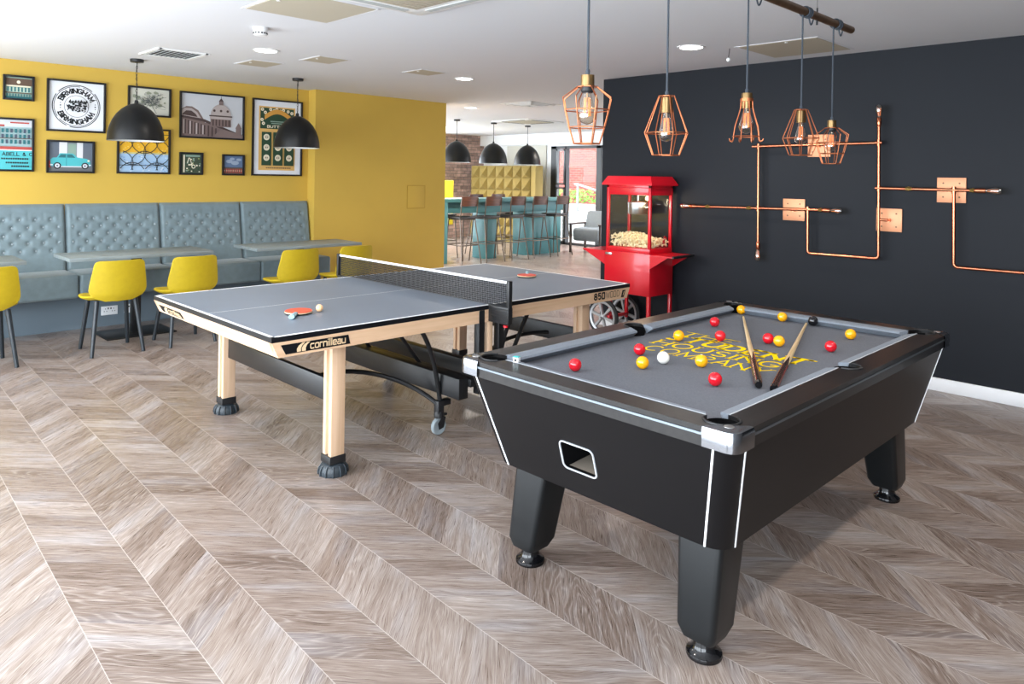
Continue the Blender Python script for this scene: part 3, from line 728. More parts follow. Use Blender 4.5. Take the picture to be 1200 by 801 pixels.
for sx, xc, xb in ((-1, 1.145, 1.22), (1, 1.60, 1.50)):
    for y, sy in ((.19, 1), (1.335, -1)):
        caster(xc, y, sx, sy)
        g = G(); g.tube([(xc, y, .175), (xb, y, .29)], .02, 8) if False else g.bb(min(xc, xb), max(xc, xb), y-.018, y+.018, .165, .20, bev=.003)
        g.make('caster_arm', M['black_metal'], TT)
        x2 = xc+sx*.17
        g = G(); g.tube(bez([(xc+.01, y, .17), (xc+.02*sx, y, .36), (xc+.06*sx, y, .54), (x2, y, .665)]), .0135, 10); g.make('curved_tube', M['black_metal'], TT)
    x3 = xc+sx*.01
    g = G(); g.tube(bez([(x3, .19, .18), (x3+sx*.05, .45, .30), (x3+sx*.28, .60, .38), (x3+sx*.55, .55, .40), (x3+sx*.74, .4, .40)]), .0135, 10); g.make('curved_tube', M['black_metal'], TT)
g = G(); g.tube([(1.72, .24, .25), (1.92, .2, .67)], .014, 8); g.make('fold_strut', M['black_metal'], TT)
for y in (1.05, .5):
    g = G(); g.tube([(1.24, y, .34), (.98, y, .67)], .012, 8); g.make('fold_strut', M['black_metal'], TT)

# bats and ball
def bat(x, y, a, label, mrub):
    t = thing('table_tennis_bat', label, 'bat', (x, y, ZT), a, 'table tennis bats')
    def outline(r, z):
        pts = []
        for i in range(40):
            th = 2*PI*i/40; xx = r*math.cos(th)*1.02; yy = r*math.sin(th)*.96
            pts.append(V(xx, yy, z))
        return pts
    g = G(); g.loft([outline(.075, .0075), outline(.075, .0135)], 0, False); g.make('blade', M['bat_wood'], t)
    g = G(); g.loft([outline(.073, .0135), outline(.073, .0165)], 0, False); g.make('rubber', mrub, t)
    g = G(); g.loft([outline(.073, .0045), outline(.073, .0075)], 0, False); g.make('rubber', M['black_edge'], t)
    g = G(); lp = []
    for xx, ry, rz in ((-.06, .013, .006), (-.075, .013, .010), (-.10, .013, .0115), (-.15, .0145, .012), (-.168, .0165, .012), (-.172, .015, .010)):
        lp.append([V(xx, ry*math.cos(q*PI/8), .0125+rz*math.sin(q*PI/8)) for q in range(16)])
    g.loft(lp); g.make('handle', M['bat_grip'], t)
bat(.385, .465, math.radians(50), 'orange-red bat with pale blue handle lying beside the peach ball', M['orange_rubber'])
bat(2.40, .705, math.radians(222), 'red bat lying alone on the half beyond the net', M['red_rubber'])
g = G(); g.sphere((0, 0, 0), .02); o = g.make('table_tennis_ball', M['peach_ball']); o.location = (.494, .435, ZT+.0205); tag(o, 'small peach table tennis ball beside the orange-red bat', 'ball')

# ------------------------------------------------------------------ pool table
PT = thing('pool_table', 'black pool table with grey cloth and chrome corners', 'pool table', (1.36, -1.535, 0))
PO = V(1.36, -1.535, 0)
PX, PY, ZR, ZC = 1.038, .587, .80, .76            # half outer size, rail top, cloth
RW = .098                                           # wooden rail width
def arcpts(cx, cy, r, a0, a1, n=10): return [(cx+r*math.cos(math.radians(a0+(a1-a0)*i/n)), cy+r*math.sin(math.radians(a0+(a1-a0)*i/n))) for i in range(n+1)]
IX, IY = PX-RW, PY-RW
PR = .056
def inner_loop():
    p = []
    c = .012
    # counter-clockwise from the right (+X,-Y) corner; pocket holes bulge outwards
    p += arcpts(IX+.004, -IY-.004, PR, -190, 100, 14)
    p += arcpts(IX+.004, IY+.004, PR, -100, 190, 14)
    p += arcpts(0, IY+.012, PR*.92, -12, 192, 12)
    p += arcpts(-IX-.004, IY+.004, PR, -10, 280, 14)
    p += arcpts(-IX-.004, -IY-.004, PR, 80, 370, 14)
    p += arcpts(0, -IY-.012, PR*.92, 168, 372, 12)
    return p
def rrect(hx, hy, r, n=6):
    p = []
    for cx, cy, a in ((hx-r, -hy+r, -90), (hx-r, hy-r, 0), (-hx+r, hy-r, 90), (-hx+r, -hy+r, 180)): p += arcpts(cx, cy, r, a, a+90, n)
    return p
def frame_fill(g, outer, inner, z0, z1, m=0, bev=.006):
    for z, top in ((z1, True), (z0, False)):
        vo = [g.b.verts.new((x, y, z)) for x, y in outer]; vi = [g.b.verts.new((x, y, z)) for x, y in inner]
        es = [g.b.edges.new((q[i], q[(i+1) % len(q)])) for q in (vo, vi) for i in range(len(q))]
        r = bmesh.ops.triangle_fill(g.b, use_beauty=True, use_dissolve=False, edges=es)
        for f in r['geom']:
            if isinstance(f, bmesh.types.BMFace): f.material_index = m
        if top: to, ti = vo, vi
        else: bo, bi = vo, vi
    for a, b in ((to, bo), (ti, bi)):
        for i in range(len(a)):
            f = g.b.faces.new((a[i], a[(i+1) % len(a)], b[(i+1) % len(a)], b[i])); f.material_index = m; f.smooth = True
g = G(); frame_fill(g, rrect(PX, PY, .03), inner_loop(), .742, ZR); g.make('rail_frame', M['pool_rail'], PT)
# bright bead along the rail edge
g = G()
lp = [[V(x, y, .776) for x, y in rrect(PX+.0015, PY+.0015, .03)], [V(x, y, .776) for x, y in rrect(PX+.0045, PY+.0045, .032)], [V(x, y, .783) for x, y in rrect(PX+.0045, PY+.0045, .032)], [V(x, y, .783) for x, y in rrect(PX+.0015, PY+.0015, .03)]]
g.loft(lp, 0, True, False, False); g.make('rail_bead', mat('satin_grey_bead', rgb(132, 142, 150), .38, metal=1.0), PT)
# cloth bed with rounded pocket cut-outs
def bed_loop():
    p = []; k = .030
    hx, hy = IX-.005, IY-.005
    p += arcpts(hx+.01, -hy-.01, .06, 170, 100, 6); p += arcpts(hx+.01, hy+.01, .06, 260, 190, 6)
    p += arcpts(0, hy+.03, .05, -35, -145, 6)
    p += arcpts(-hx-.01, hy+.01, .06, 350, 280, 6); p += arcpts(-hx-.01, -hy-.01, .06, 80, 10, 6)
    p += arcpts(0, -hy-.03, .05, 145, 35, 6)
    return p
g = G(); g.prism([(x, y, ZC-.02) for x, y in bed_loop()], (0, 0, .02)); bed = g.make('bed_cloth', M['cloth'], PT)
g = G(); e = ZC+.0006
def line(s, x, y0, y1, h, t, **k): text(g, s, (x-PO.x, y0-PO.y, e), (0, -1, 0), (1, 0, 0), h, t, 0, width=abs(y1-y0), **k)
line('THE', 1.515, -1.19, -1.45, .085, .105, serif=.12, gap=.3)
line('STUDENT', 1.395, -1.185, -1.835, .105, .215, slant=.08, serif=.16, gap=.32)
line('HOUSING', 1.262, -1.20, -1.785, .094, .14, serif=.13, gap=.28)
line('COMPANY', 1.135, -1.235, -1.80, .094, .12, serif=.13, gap=.26)
g.make('cloth_lettering', M['yellow_print'], bed)
# six cushions: white piping, cloth top, undercut nose
def cushion(a, b, nrm, ca, cb):
    a, b, nrm = V(*a), V(*b), V(*nrm); d = (b-a).normalized()
    prof = [(0, ZR+.001, 0), (.0042, ZR+.002, 1), (.045, ZR-.006, 2), (.05, ZR-.014, 2), (.018, ZC, 2)]
    g = G()
    def sec(p, s, cut): return [p + d*(s*cut*q/.05) + nrm*q + V(0, 0, zz) for q, zz, _ in prof] 
    A = sec(a, 1, ca); B = sec(b, -1, cb)
    vA = [g.b.verts.new(p) for p in A]; vB = [g.b.verts.new(p) for p in B]
    for i in range(len(prof)-1):
        f = g.b.faces.new((vA[i], vB[i], vB[i+1], vA[i+1])); f.material_index = 1 if i == 0 else 0
    f = g.b.faces.new((vA[-1], vB[-1], vB[0], vA[0]))
    g.b.faces.new(vA[::-1]); g.b.faces.new(vB)
    o = g.make('cushion', [M['cushion'], M['piping']], PT)
c0 = .062
cushion((-IX, -IY+c0-.01, 0), (-IX, IY-c0+.01, 0), (1, 0, 0), .03, .03); cushion((IX, -IY+c0-.01, 0), (IX, IY-c0+.01, 0), (-1, 0, 0), .03, .03)
for s in (-1, 1):
    for x0, x1 in ((-IX+c0-.01, -.052), (.052, IX-c0+.01)):
        cushion((x0, s*IY, 0), (x1, s*IY, 0), (0, -s, 0), .03 if x0 < -.5 else .012, .012 if x0 < -.5 else .03)
# pockets
def pocket(x, y, r, a0, a1):
    g = G()
    g.lathe([(r-.002, .0), (r-.004, -.12), (r*.6, -.15), (0, -.152)], (x, y, ZR-.012), 28, 1)
    k = 42 if a1-a0 > 250 else 8
    pts = [(px, py, ZR+.001) for px, py in arcpts(x, y, r-.001, a0+k, a1-k, 14)]
    g.tube(pts, .0045, 8)
    g.make('pocket', [M['black_plastic'], M['hole']], PT)
q = IX+.004; w = IY+.004
pocket(q, -w, PR, -190, 100); pocket(q, w, PR, -100, 190); pocket(-q, w, PR, -10, 280); pocket(-q, -w, PR, 80, 370)
pocket(0, IY+.012, PR*.92, -12, 192); pocket(0, -IY-.012, PR*.92, 168, 372)
# chrome corner caps
for sx in (-1, 1):
    for sy in (-1, 1):
        g = G(); cx, cy = sx*(PX-.03), sy*(PY-.03)
        def cap(r, z, k=.072):
            a0 = {(1, 1): 0, (-1, 1): 90, (-1, -1): 180, (1, -1): 270}[(sx, sy)]
            ar = arcpts(cx, cy, r, a0, a0+90, 8)
            # straight flanks to both sides, then back across the corner
            f0 = (ar[0][0] - (0 if sx*sy > 0 else sx*k), ar[0][1] - (sy*k if sx*sy > 0 else 0))
            f1 = (ar[-1][0] - (sx*k if sx*sy > 0 else 0), ar[-1][1] - (0 if sx*sy > 0 else sy*k))
            return [V(x, y, z) for x, y in [f0] + ar + [f1]]
        def capi(r, z): return cap(r, z)
        g.loft([cap(.032, .742), cap(.0365, .744), cap(.0375, .79), cap(.034, .8015), cap(.026, .8045, .066)], 0, True, True, True)
        # inset badge
        g.lathe([(.016, 0), (.015, .0015), (0, .002)], (cx-sx*.012, cy-sy*.012, .8045), 24, 1)
        g.make('corner_cap', [M['chrome'], M['brushed']], PT, 50)
# body
BX0, BY0, BX1, BY1, Z0, Z1 = PX-.012, PY-.008, PX-.118, PY-.092, .39, .745
def bodyloop(t):
    hx = BX0+(BX1-BX0)*t; hy = BY0+(BY1-BY0)*t; z = Z1+(Z0-Z1)*t
    return [V(x, y, z) for x, y in rrect(hx, hy, .066, 8)]
g = G()
fs = g.loft([bodyloop(0), bodyloop(1)], 0, True, False, True)
# cut the return slot into the end that faces -X
tgt = min(fs, key=lambda f: f.calc_center_median().x)
bmesh.ops.delete(g.b, geom=[tgt], context='FACES_ONLY')
g.b.verts.ensure_lookup_table()
def endpt(y, z, off=0.0):
    t = (Z1-z)/(Z1-Z0); return V(-(BX0+(BX1-BX0)*t)-off, y, z)
sy0, sy1, sz0, sz1 = -.005-.075+.05, -.005+.075+.045, .485, .582
def slot(off, grow=0.0):
    p = []
    for cy, cz, a in ((sy1-.015, sz0+.015, -90), (sy1-.015, sz1-.015, 0), (sy0+.015, sz1-.015, 90), (sy0+.015, sz0+.015, 180)):
        p += [endpt(y, z, off) for y, z in arcpts(cy, cz, .015+grow, a, a+90, 5)]
    return p
ny = len(bodyloop(0))
hy0, hy1 = BY0-.066, BY1-.066
outer = [endpt(hy0, Z1), endpt(-hy0, Z1), endpt(-hy1, Z0), endpt(hy1, Z0)]
vo = [g.b.verts.new(p) for p in outer]; vi = [g.b.verts.new(p) for p in slot(0)]
es = [g.b.edges.new((q_[i], q_[(i+1) % len(q_)])) for q_ in (vo, vi) for i in range(len(q_))]
bmesh.ops.triangle_fill(g.b, use_beauty=True, edges=es)
body = g.make('cabinet', M['pool_body'], PT, weld=True)
rt = None
g = G(); g.loft([slot(0), slot(-.16)], 0, False, False, True); rt = g.make('ball_return', M['hole'], PT)
g = G(); g.poly([endpt(sy0+.012, sz0+.004, -.012), endpt(sy1-.012, sz0+.004, -.012), endpt(sy1-.012, sz0+.012, -.14), endpt(sy0+.012, sz0+.012, -.14)]); g.make('return_tray', mat('dull_tray_board', rgb(120, 110, 98), .8), rt)
g = G(); g.loft([slot(.0005, .0), slot(.005, .001), slot(.005, .005), slot(.0005, .006)], 0, True, False, False); g.make('return_surround', M['piping'], rt)
# white edge strips beside the rounded corners
for sx in (-1, 1):
    for sy in (-1, 1):
        for side in (0, 1):
            pts = []
            for t in (.015, 1.0):
                hx = BX0+(BX1-BX0)*t; hy = BY0+(BY1-BY0)*t; z = Z1+(Z0-Z1)*t
                pts.append(V(sx*hx, sy*(hy-.066), z) if side == 0 else V(sx*(hx-.066), sy*hy, z))
            out = V(sx, 0, 0) if side == 0 else V(0, sy, 0); wd = V(0, 1, 0) if side == 0 else V(1, 0, 0)
            g = G(); g.loft([[p - wd*.004 - out*.002, p + wd*.004 - out*.002, p + wd*.003 + out*.0022, p - wd*.003 + out*.0022] for p in pts], 0, False)
            g.make('edge_strip', M['white_trim'], PT)
# legs
for sx in (-1, 1):
    for sy in (-1, 1):
        top = V(sx*.775, sy*.372, .40); bot = V(sx*.835, sy*.385, .065)
        def sq(c, h, r, rot): 
            pts = rrect(h, h*1.0, r, 5); ca, sa = math.cos(rot), math.sin(rot)
            return [V(c.x+x*ca-y*sa, c.y+x*sa+y*ca, c.z) for x, y in pts]
        g = G(); rot = 0
        g.loft([sq(top, .083, .022, rot), sq(top.lerp(bot, .9), .069, .02, rot), sq(bot, .055, .02, rot)], 0, True)
        lg = g.make('leg', M['pool_leg'], PT)
        g = G(); g.lathe([(.056, 0), (.058, .006), (.056, .014), (.04, .026), (.034, .04), (.034, .068), (0, .068)], (bot.x, bot.y, 0), 32); g.make('foot', M['gloss_black'], lg)
# chalk
t = thing('chalk_cube', 'small teal chalk cube in white wrapper on the black rail', 'chalk', (.43, -1.150, ZR), math.radians(20))
g = G(); g.box((0, 0, .0105), (.022, .022, .019), 0, .001); g.make('wrapper', M['chalk_label'], t)
g = G(); g.box((0, 0, .021), (.0225, .0225, .003), 0, .001); g.make('chalk_face', M['chalk_teal'], t)
g = G(); g.box((-.0112, 0, .010), (.0006, .010, .008)); g.make('printed_mark', M['black_edge'], t)

# balls
BR = .0254
def ball(x, y, k, label, grp):
    g = G(); g.sphere((0, 0, 0), BR, u=32, v=20); o = g.make(k+'_ball', M[k+'_ball']); o.location = (x, y, ZC+BR); tag(o, label, 'pool ball', grp); return o
rl = [(.617, -1.287, 'red pool ball on its own at the chalk end of the table'), (1.024, -1.301, 'red pool ball where the words HOUSING and COMPANY begin'),
      (.851, -1.758, 'red pool ball closest to the front corner pocket'), (1.823, -1.201, 'red pool ball beyond the word THE, near the far side cushion'),
      (1.539, -1.392, 'red pool ball touching the end of the word THE'), (1.661, -1.568, 'red pool ball touching a yellow one between the two cues'),
      (1.724, -1.828, 'red pool ball outside the cues towards the right middle pocket')]
yl = [(1.394, -1.26, 'yellow pool ball on the first letter of the word STUDENT'), (.847, -1.441, 'yellow pool ball closest to the white ball'),
      (1.05, -1.583, 'yellow pool ball at the lower edge of the word COMPANY'), (2.261, -1.117, 'yellow pool ball in the far corner pocket jaws'),
      (2.233, -1.37, 'yellow pool ball against the far end cushion next to the black ball'), (1.649, -1.626, 'yellow pool ball touching a red one between the two cues'),
      (2.062, -1.788, 'yellow pool ball in the open near the far right corner')]
rb = None
for i, (x, y, l) in enumerate(rl):
    if i == 0: rb = ball(x, y, 'red', l, 'red pool balls')
    else:
        o = rb.copy(); COL.objects.link(o); o.location = (x, y, ZC+BR); o['label'] = l
for i, (x, y, l) in enumerate(yl):
    if i == 0: yb = ball(x, y, 'yellow', l, 'yellow pool balls')
    else:
        o = yb.copy(); COL.objects.link(o); o.location = (x, y, ZC+BR); o['label'] = l
ball(2.25, -1.528, 'black', 'black pool ball at the tip of a cue by the far end cushion', None)
ball(.978, -1.451, 'white', 'white cue ball on the grey cloth', None)
# cues
def cue(tip, butt, label):
    tip, butt = V(*tip), V(*butt); d = butt-tip; Lc = d.length
    t = thing('pool_cue', label, 'cue', butt, math.atan2(-d.y, -d.x), 'two pool cues lying in a V')
    t.rotation_euler.y = 0
    def seg(a, b, ra, rb_, m, nm, par, n=16):
        g = G(); z = lambda u: .0148 + 0*u
        g.cyl((a, 0, .0148), (b, 0, .0148), ra, rb_, n); return g.make(nm, m, par)
    bt = seg(0.02, .36, .0145, .0125, M['cue_dark'], 'butt', t)
    seg(0, .02, .0125, .0146, M['gloss_black'], 'bumper', t)
    seg(.36, Lc-.02, .0125, .0055, M['cue_ash'], 'shaft', t)
    seg(Lc-.02, Lc-.006, .0055, .0054, M['brass_bright'], 'ferrule', t); seg(Lc-.006, Lc, .0052, .0045, M['chalk_teal'], 'tip', t)
    g = G()
    for k in range(4):          # pointed splices running up from the butt
        a = k*PI/2+.4; c, s = math.cos(a), math.sin(a); pts = []
        for (u, hw) in ((.355, .0105), (.42, .006), (.50, .0006)):
            r = .0126 - (u-.36)*.0085 + .0005
            w = hw/r
            pts.append([V(u, r*math.cos(a+q*w), .0148 + r*math.sin(a+q*w)) for q in (-1, -.5, 0, .5, 1)])
        for A, B in zip(pts, pts[1:]):
            for q in range(4): g.poly([A[q], A[q+1], B[q+1], B[q]])
    g.make('splice', M['cue_dark'], bt)
    g = G()
    for k in range(4):
        a = k*PI/2+.4+PI/4
        g.tube([V(u, (r+.0003)*math.cos(a), .0148+(r+.0003)*math.sin(a)) for u, r in ((.03, .0144), (.2, .0136), (.36, .0125))], .0008, 5)
    g.make('veneer_line', M['cue_red'], bt)
cue((2.13, -1.198, ZC), (.935, -1.885, ZC), 'pool cue whose tip points at the far corner pocket')
cue((2.225, -1.505, ZC), (.925, -1.945, ZC), 'pool cue whose tip points at the black ball')

# ------------------------------------------------------------------ banquette
BXs = [-.55, .33, 1.207, 2.088, 2.95]
def banquette(x0, x1, label):
    w = x1-x0; t = thing('banquette_section', label, 'banquette', ((x0+x1)/2, 4.7, 0), 0, 'tufted banquette along the yellow wall')
    zb, zt = .50, 1.18; a = .127; rows = .074; ztop = 1.035
    bx = w/2-.004
    def front(u, v):
        x = -bx + 2*bx*u; z = zb + (zt-zb)*v
        y = -.7+.7 + (4.86 + (4.975-4.86)*v) - 4.7          # leaning back
        e = min(u, 1-u)*2*bx; f = 1-max(0, 1-e/.03)**2; ft = 1-max(0, 1-(1-v)*(zt-zb)/.035)**2
        y += .035*(1-f)+.045*(1-ft)
        # diamond tufting
        zz = (ztop-z)/rows; q = x/(a/2)+1.0
        p = math.cos(PI*q)*math.cos(PI*zz)
        wt = max(0, min(1, (zz+.9)/.7))*max(0, min(1, (4.9-zz)/.7))*max(0, min(1, (bx-.045-abs(x))/.03))
        y += wt*(.020*max(0, (.5+.5*p))**4.0 - .004)
        # pleats running up to the top edge
        if zz < 0: y += .005*math.exp(-((((q) % 2)-1)/.18)**2)*max(0, min(1, 1+zz/1.6))*(1 if abs(x) < bx-.05 else 0)
        return V(x, min(y, .312), z)
    g = G(); g.grid(front, 84, 72)
    yb = 5.018-4.7
    # sides, top and back
    N = 24
    for u in (0, 1):
        for j in range(N):
            A, B = front(u, j/N), front(u, (j+1)/N)
            g.poly([A, B, V(B.x, yb, B.z), V(A.x, yb, A.z)])
    A, B = front(0, 1), front(1, 1); g.poly([A, B, V(B.x, yb, B.z), V(A.x, yb, A.z)])
    # fabric buttons
    for r in range(5):
        n = 7 if r % 2 else 6
        for k in range(n):
            x = (k-(n-1)/2)*a; z = ztop-r*rows
            if abs(x) > bx-.05: continue
            c = front((x+bx)/(2*bx), (z-zb)/(zt-zb)) + V(0, -.002, 0)
            g.lathe([(.0105, .004), (.010, -.002), (.006, -.006), (0, -.007)], c, 12, 1, axis=(0, 1, 0))
    g.make('backrest', [M['velvet'], M['button']], t, 60)
    g = G(); g.bb(-w/2+.003, w/2-.003, 4.43-4.7, 4.9-4.7, .33, .55, bev=.028, seg=4); 
    g.make('seat', M['velvet'], t, 60)
    g = G(); g.bb(-w/2, w/2, 4.67-4.7, 5.0-4.7, 0, .335); g.make('plinth', M['plinth'], t)
for i, l in enumerate(('grey tufted banquette section at the picture edge, beside the first cut-off table', 'grey tufted banquette section below the car and oval stamp pictures',
                       'grey tufted banquette section below the domed building picture', 'end grey tufted banquette section against the yellow projecting wall')):
    banquette(BXs[i], BXs[i+1], l)

# ------------------------------------------------------------------ dining tables and chairs
def dining_table():
    t = thing('dining_table', 'x', 'table', (0, 0, 0), 0, 'grey dining tables along the banquette')
    g = G(); g.bb(-.615, .615, -.275, .275, .725, .755, bev=.002); g.make('table_top', M['table_top'], t)
    g = G(); g.bb(-.04, .04, -.03, .03, .012, .715, bev=.003); g.bb(-.25, .25, -.04, .04, .70, .725); g.make('pedestal', M['black_metal'], t)
    g = G(); g.bb(-.30, .30, -.22, .22, 0, .012, bev=.003); g.make('base_plate', M['black_metal'], t)
    return t
dt = dining_table(); dt.location = (.735, 4.19, 0); dt['label'] = 'grey dining table between two yellow chairs and the car picture wall'
dup(dt, (2.37, 4.12, 0), 0, 'grey dining table nearest the yellow projecting wall')
dup(dt, (-.80, 4.22, 0), 0, 'grey dining table cut off by the edge of the picture')

def chair():
    t = thing('dining_chair', 'x', 'chair', (0, 0, 0), 0, 'yellow dining chairs')
    ws = [(0, .10), (.04, .135), (.09, .170), (.16, .203), (.25, .217), (.45, .212), (.70, .198), (.85, .191), (.93, .186), (.975, .175), (1, .150)]
    def hw(v):
        for (a, b), (c, d) in zip(ws, ws[1:]):
            if v <= c: return b + (d-b)*(v-a)/(c-a)
        return ws[-1][1]
    def f(u, v, off):
        q = 2*u-1; x = q*hw(v); z = .445 + .335*v
        y = -.205 - .045*v + .05*(x/.21)**2 + .10*max(0, .16-v)**1.0 + off
        return V(x, y, z)
    g = G(); vs = [0, .02, .05, .09, .14, .2, .28, .4, .55, .7, .82, .9, .95, .98, 1]
    front = [[f(i/16, v, .0) for i in range(17)] for v in vs]; back = [[f(i/16, v, -.022) for i in range(17)] for v in vs]
    loops = []
    for lf, lb in zip(front, back): loops.append(lf + lb[::-1])
    g.loft(loops, 0, True); g.make('backrest', M['yellow_chair'], t, 50)
    g = G(); n = 40; lo = []
    def outl(k, z, dish):
        p = []
        for i in range(n):
            a = 2*PI*i/n; c, s = math.cos(a), math.sin(a); ex = 2/3.2
            x = math.copysign(abs(c)**ex, c)*.238*k; y = math.copysign(abs(s)**ex, s)*.225*k+.01
            zz = z + dish*((x/.238)**2)*.016
            if y < -.05: zz += dish*.026*((-.05-y)/.17)*min(1, abs(x)/.15)
            p.append(V(x*(1 - (.10 if y < 0 else .05)*abs(y)/.22), y, zz))
        return p
    g.loft([outl(.80, .433, 1), outl(.96, .442, 1), outl(1.0, .454, 1), outl(.97, .464, 1), outl(.80, .463, 1), outl(.4, .459, 1), outl(.05, .458, 1)], 0, True)
    g.make('seat', M['yellow_chair'], t, 60)
    for x, y in ((-1, -1), (1, -1), (-1, 1), (1, 1)):
        g = G(); g.cyl((x*.145, y*.13, .442), (x*.195 if y < 0 else x*.185, y*.205, 0), .0195, .0150, 14); g.make('leg', M['chair_leg'], t)
    return t
ch = chair(); ch.location = (.36, 3.595, 0); ch.rotation_euler = (0, 0, -.02); ch['label'] = 'yellow dining chair in front of the wall sockets, fully visible'
dup(ch, (.945, 3.555, 0), .02, 'yellow dining chair partly hidden by the near corner of the table tennis table')
dup(ch, (-.535, 3.65, 0), .03, 'yellow dining chair cut off at the edge of the picture')
dup(ch, (1.965, 3.56, 0), -.02, 'yellow dining chair seen over the table tennis table, left of the net')
dup(ch, (2.575, 3.54, 0), .03, 'yellow dining chair seen through the table tennis net')

def socket(x, z, w, h, label):
    t = thing('wall_socket', label, 'socket', (x, 4.67, z), 0, 'white sockets on the banquette plinth')
    g = G(); g.bb(-w/2, w/2, -.009, 0, -h/2, h/2, bev=.003); g.make('plate', M['socket'], t)
    g = G()
    for s in ((-1, 1) if w > .1 else (0,)):
        for dx, dz in ((0, .018), (-.011, -.006), (.011, -.006)): g.bb(s*.036+dx-.003, s*.036+dx+.003, -.0105, -.008, dz-.005, dz+.004)
        g.bb(s*.012-.005, s*.012+.005, -.0115, -.008, .012, .028)
    g.make('pin_holes', M['shadow_gap'], t)
socket(.647, .15, .147, .086, 'white double wall socket under the fully visible chair')
socket(.822, .15, .086, .086, 'white single wall socket half behind the table pedestal')

# access panel on projecting wall
t = thing('wall_access_panel', 'flush yellow access panel on the projecting wall', 'wall panel', (4.494, YJ, 1.222))
g = G()
for s in (-1, 1): g.bb(s*.15-.004, s*.15+.004, -.003, 0, -.155, .155); g.bb(-.15, .15, -.003, 0, s*.155-.004, s*.155+.004)
g.make('rim', mat('darker_mustard_edge', rgb(176, 140, 40), .7), t)
g = G(); g.bb(-.144, .144, -.004, 0, -.149, .149, bev=.001); g.make('panel', M['yellow_wall'], t)

# ------------------------------------------------------------------ pictures
class Pic:
    """framed print; drawing coordinates run 0..1 across and up the print"""
    def __init__(s, x0, x1, z0, z1, label, bg, fw=.018, yy=YW):
        s.t = thing('framed_picture', label, 'picture', ((x0+x1)/2, yy, (z0+z1)/2), 0, 'framed pictures on the yellow wall')
        s.w, s.h = x1-x0, z1-z0; w, h = s.w/2, s.h/2
        g = G()
        for k in (-1, 1):
            g.bb(k*(w-fw/2)-fw/2, k*(w-fw/2)+fw/2, -.03, 0, -h, h, bev=.002); g.bb(-w+fw, w-fw, -.03, 0, k*(h-fw/2)-fw/2, k*(h-fw/2)+fw/2, bev=.002)
        g.make('frame', M['frame_black'], s.t)
        s.iw, s.ih = s.w-2*fw, s.h-2*fw
        s.g = G(); s.mats = []; s.k = 0
        s.rect(0, 1, 0, 1, bg)
    def mi(s, m):
        if m not in s.mats: s.mats.append(m)
        return s.mats.index(m)
    def P(s, a, b): return V((a-.5)*s.iw, -.006-.00035*s.k, (b-.5)*s.ih)
    def up(s): s.k += 1
    def rect(s, a0, a1, b0, b1, m): s.g.poly([s.P(a0, b0), s.P(a1, b0), s.P(a1, b1), s.P(a0, b1)], s.mi(m)); s.up()
    def poly(s, pts, m): s.g.poly([s.P(*p) for p in pts], s.mi(m)); s.up()
    def disc(s, a, b, r, m, ry=None, n=28):
        asp = s.iw/s.ih; ry = r*asp if ry is None else ry
        s.poly([(a+r*math.cos(2*PI*i/n), b+ry*math.sin(2*PI*i/n)) for i in range(n)], m)
    def stroke(s, pts, t, m):
        asp = s.iw/s.ih
        f = lambda x, y: V((x-.5)*s.iw, -.006-.00035*s.k, y*s.iw-.5*s.ih)
        ribbon(s.g, [(x, y/asp) for x, y in pts], t, f, s.mi(m)); s.up()
    def txt(s, st, a, b, hh, t, m, **k): text(s.g, st, s.P(a, b), (1, 0, 0), (0, 0, 1), hh*s.ih, t, s.mi(m), **k); s.up()
    def done(s): s.g.make('print', s.mats, s.t)
ink = paper('black', 30, 32, 34); navy = paper('slate', 70, 80, 96); sky = paper('pale_grey', 200, 202, 206); sep = paper('sepia_dark', 78, 62, 60); sepm = paper('sepia_mid', 122, 104, 100)
sepl = paper('sepia_light', 176, 164, 160); teal = paper('turquoise', 76, 176, 182); teald = paper('dark_teal', 40, 104, 110); crm = paper('cream', 232, 222, 196)
grn = paper('bottle_green', 36, 66, 46); org = paper('ochre', 206, 150, 66); tan = paper('tan', 222, 178, 104); yel = paper('gold', 236, 180, 40); blu = paper('sky_blue', 166, 196, 224)
brn = paper('brown', 96, 74, 60); sage = paper('sage', 136, 160, 146); wht = M['mount']; redp = paper('brick', 176, 74, 66); sea = paper('seafoam', 150, 196, 200)
# 1 old shop front
p = Pic(-.185, .064, 2.158, 2.392, 'small framed photo of an old green shopfront, top left of the group', sage)
p.rect(0, 1, .62, .95, brn); p.rect(.05, .95, .55, .62, crm); p.disc(.5, .78, .07, crm); p.rect(.06, .94, .30, .52, paper('pale_green', 176, 196, 180)); p.rect(0, 1, 0, .1, teald)
for k in range(7): p.rect(.08+k*.13, .14+k*.13, .32, .54, teald)
p.rect(0, 1, .24, .29, brn)
for k in range(9): p.rect(.06+k*.105, .1+k*.105, .1, .22, teald)
p.done()
# 2 round stamp
p = Pic(.166, .682, 1.887, 2.393, 'square framed white print with a round black stamp', wht)
asp = p.iw/p.ih
def ringp(p, r0, r1, m, n=44, skip=()):
    for i in range(n):
        if i in skip: continue
        a, b = 2*PI*i/n, 2*PI*(i+1)/n
        p.g.poly([p.P(.5+r*math.cos(q), .5+r*asp*math.sin(q)) for r, q in ((r0, a), (r1, a), (r1, b), (r0, b))], p.mi(m))
    p.up()
ringp(p, .425, .442, ink, skip=(5, 17, 30)); ringp(p, .40, .412, ink, skip=(9, 26)); ringp(p, .218, .226, ink)
text_arc(p.g, 'BIRMINGHAM', p.P(.5, .5), (1, 0, 0), (0, 0, 1), .275*p.iw, .090*p.iw, .27, 90, p.mi(ink), True, .20); p.up()
text_arc(p.g, 'BIRMINGHAM', p.P(.5, .5), (1, 0, 0), (0, 0, 1), .364*p.iw, .090*p.iw, .27, 270, p.mi(ink), False, .20); p.up()
random.seed(3)
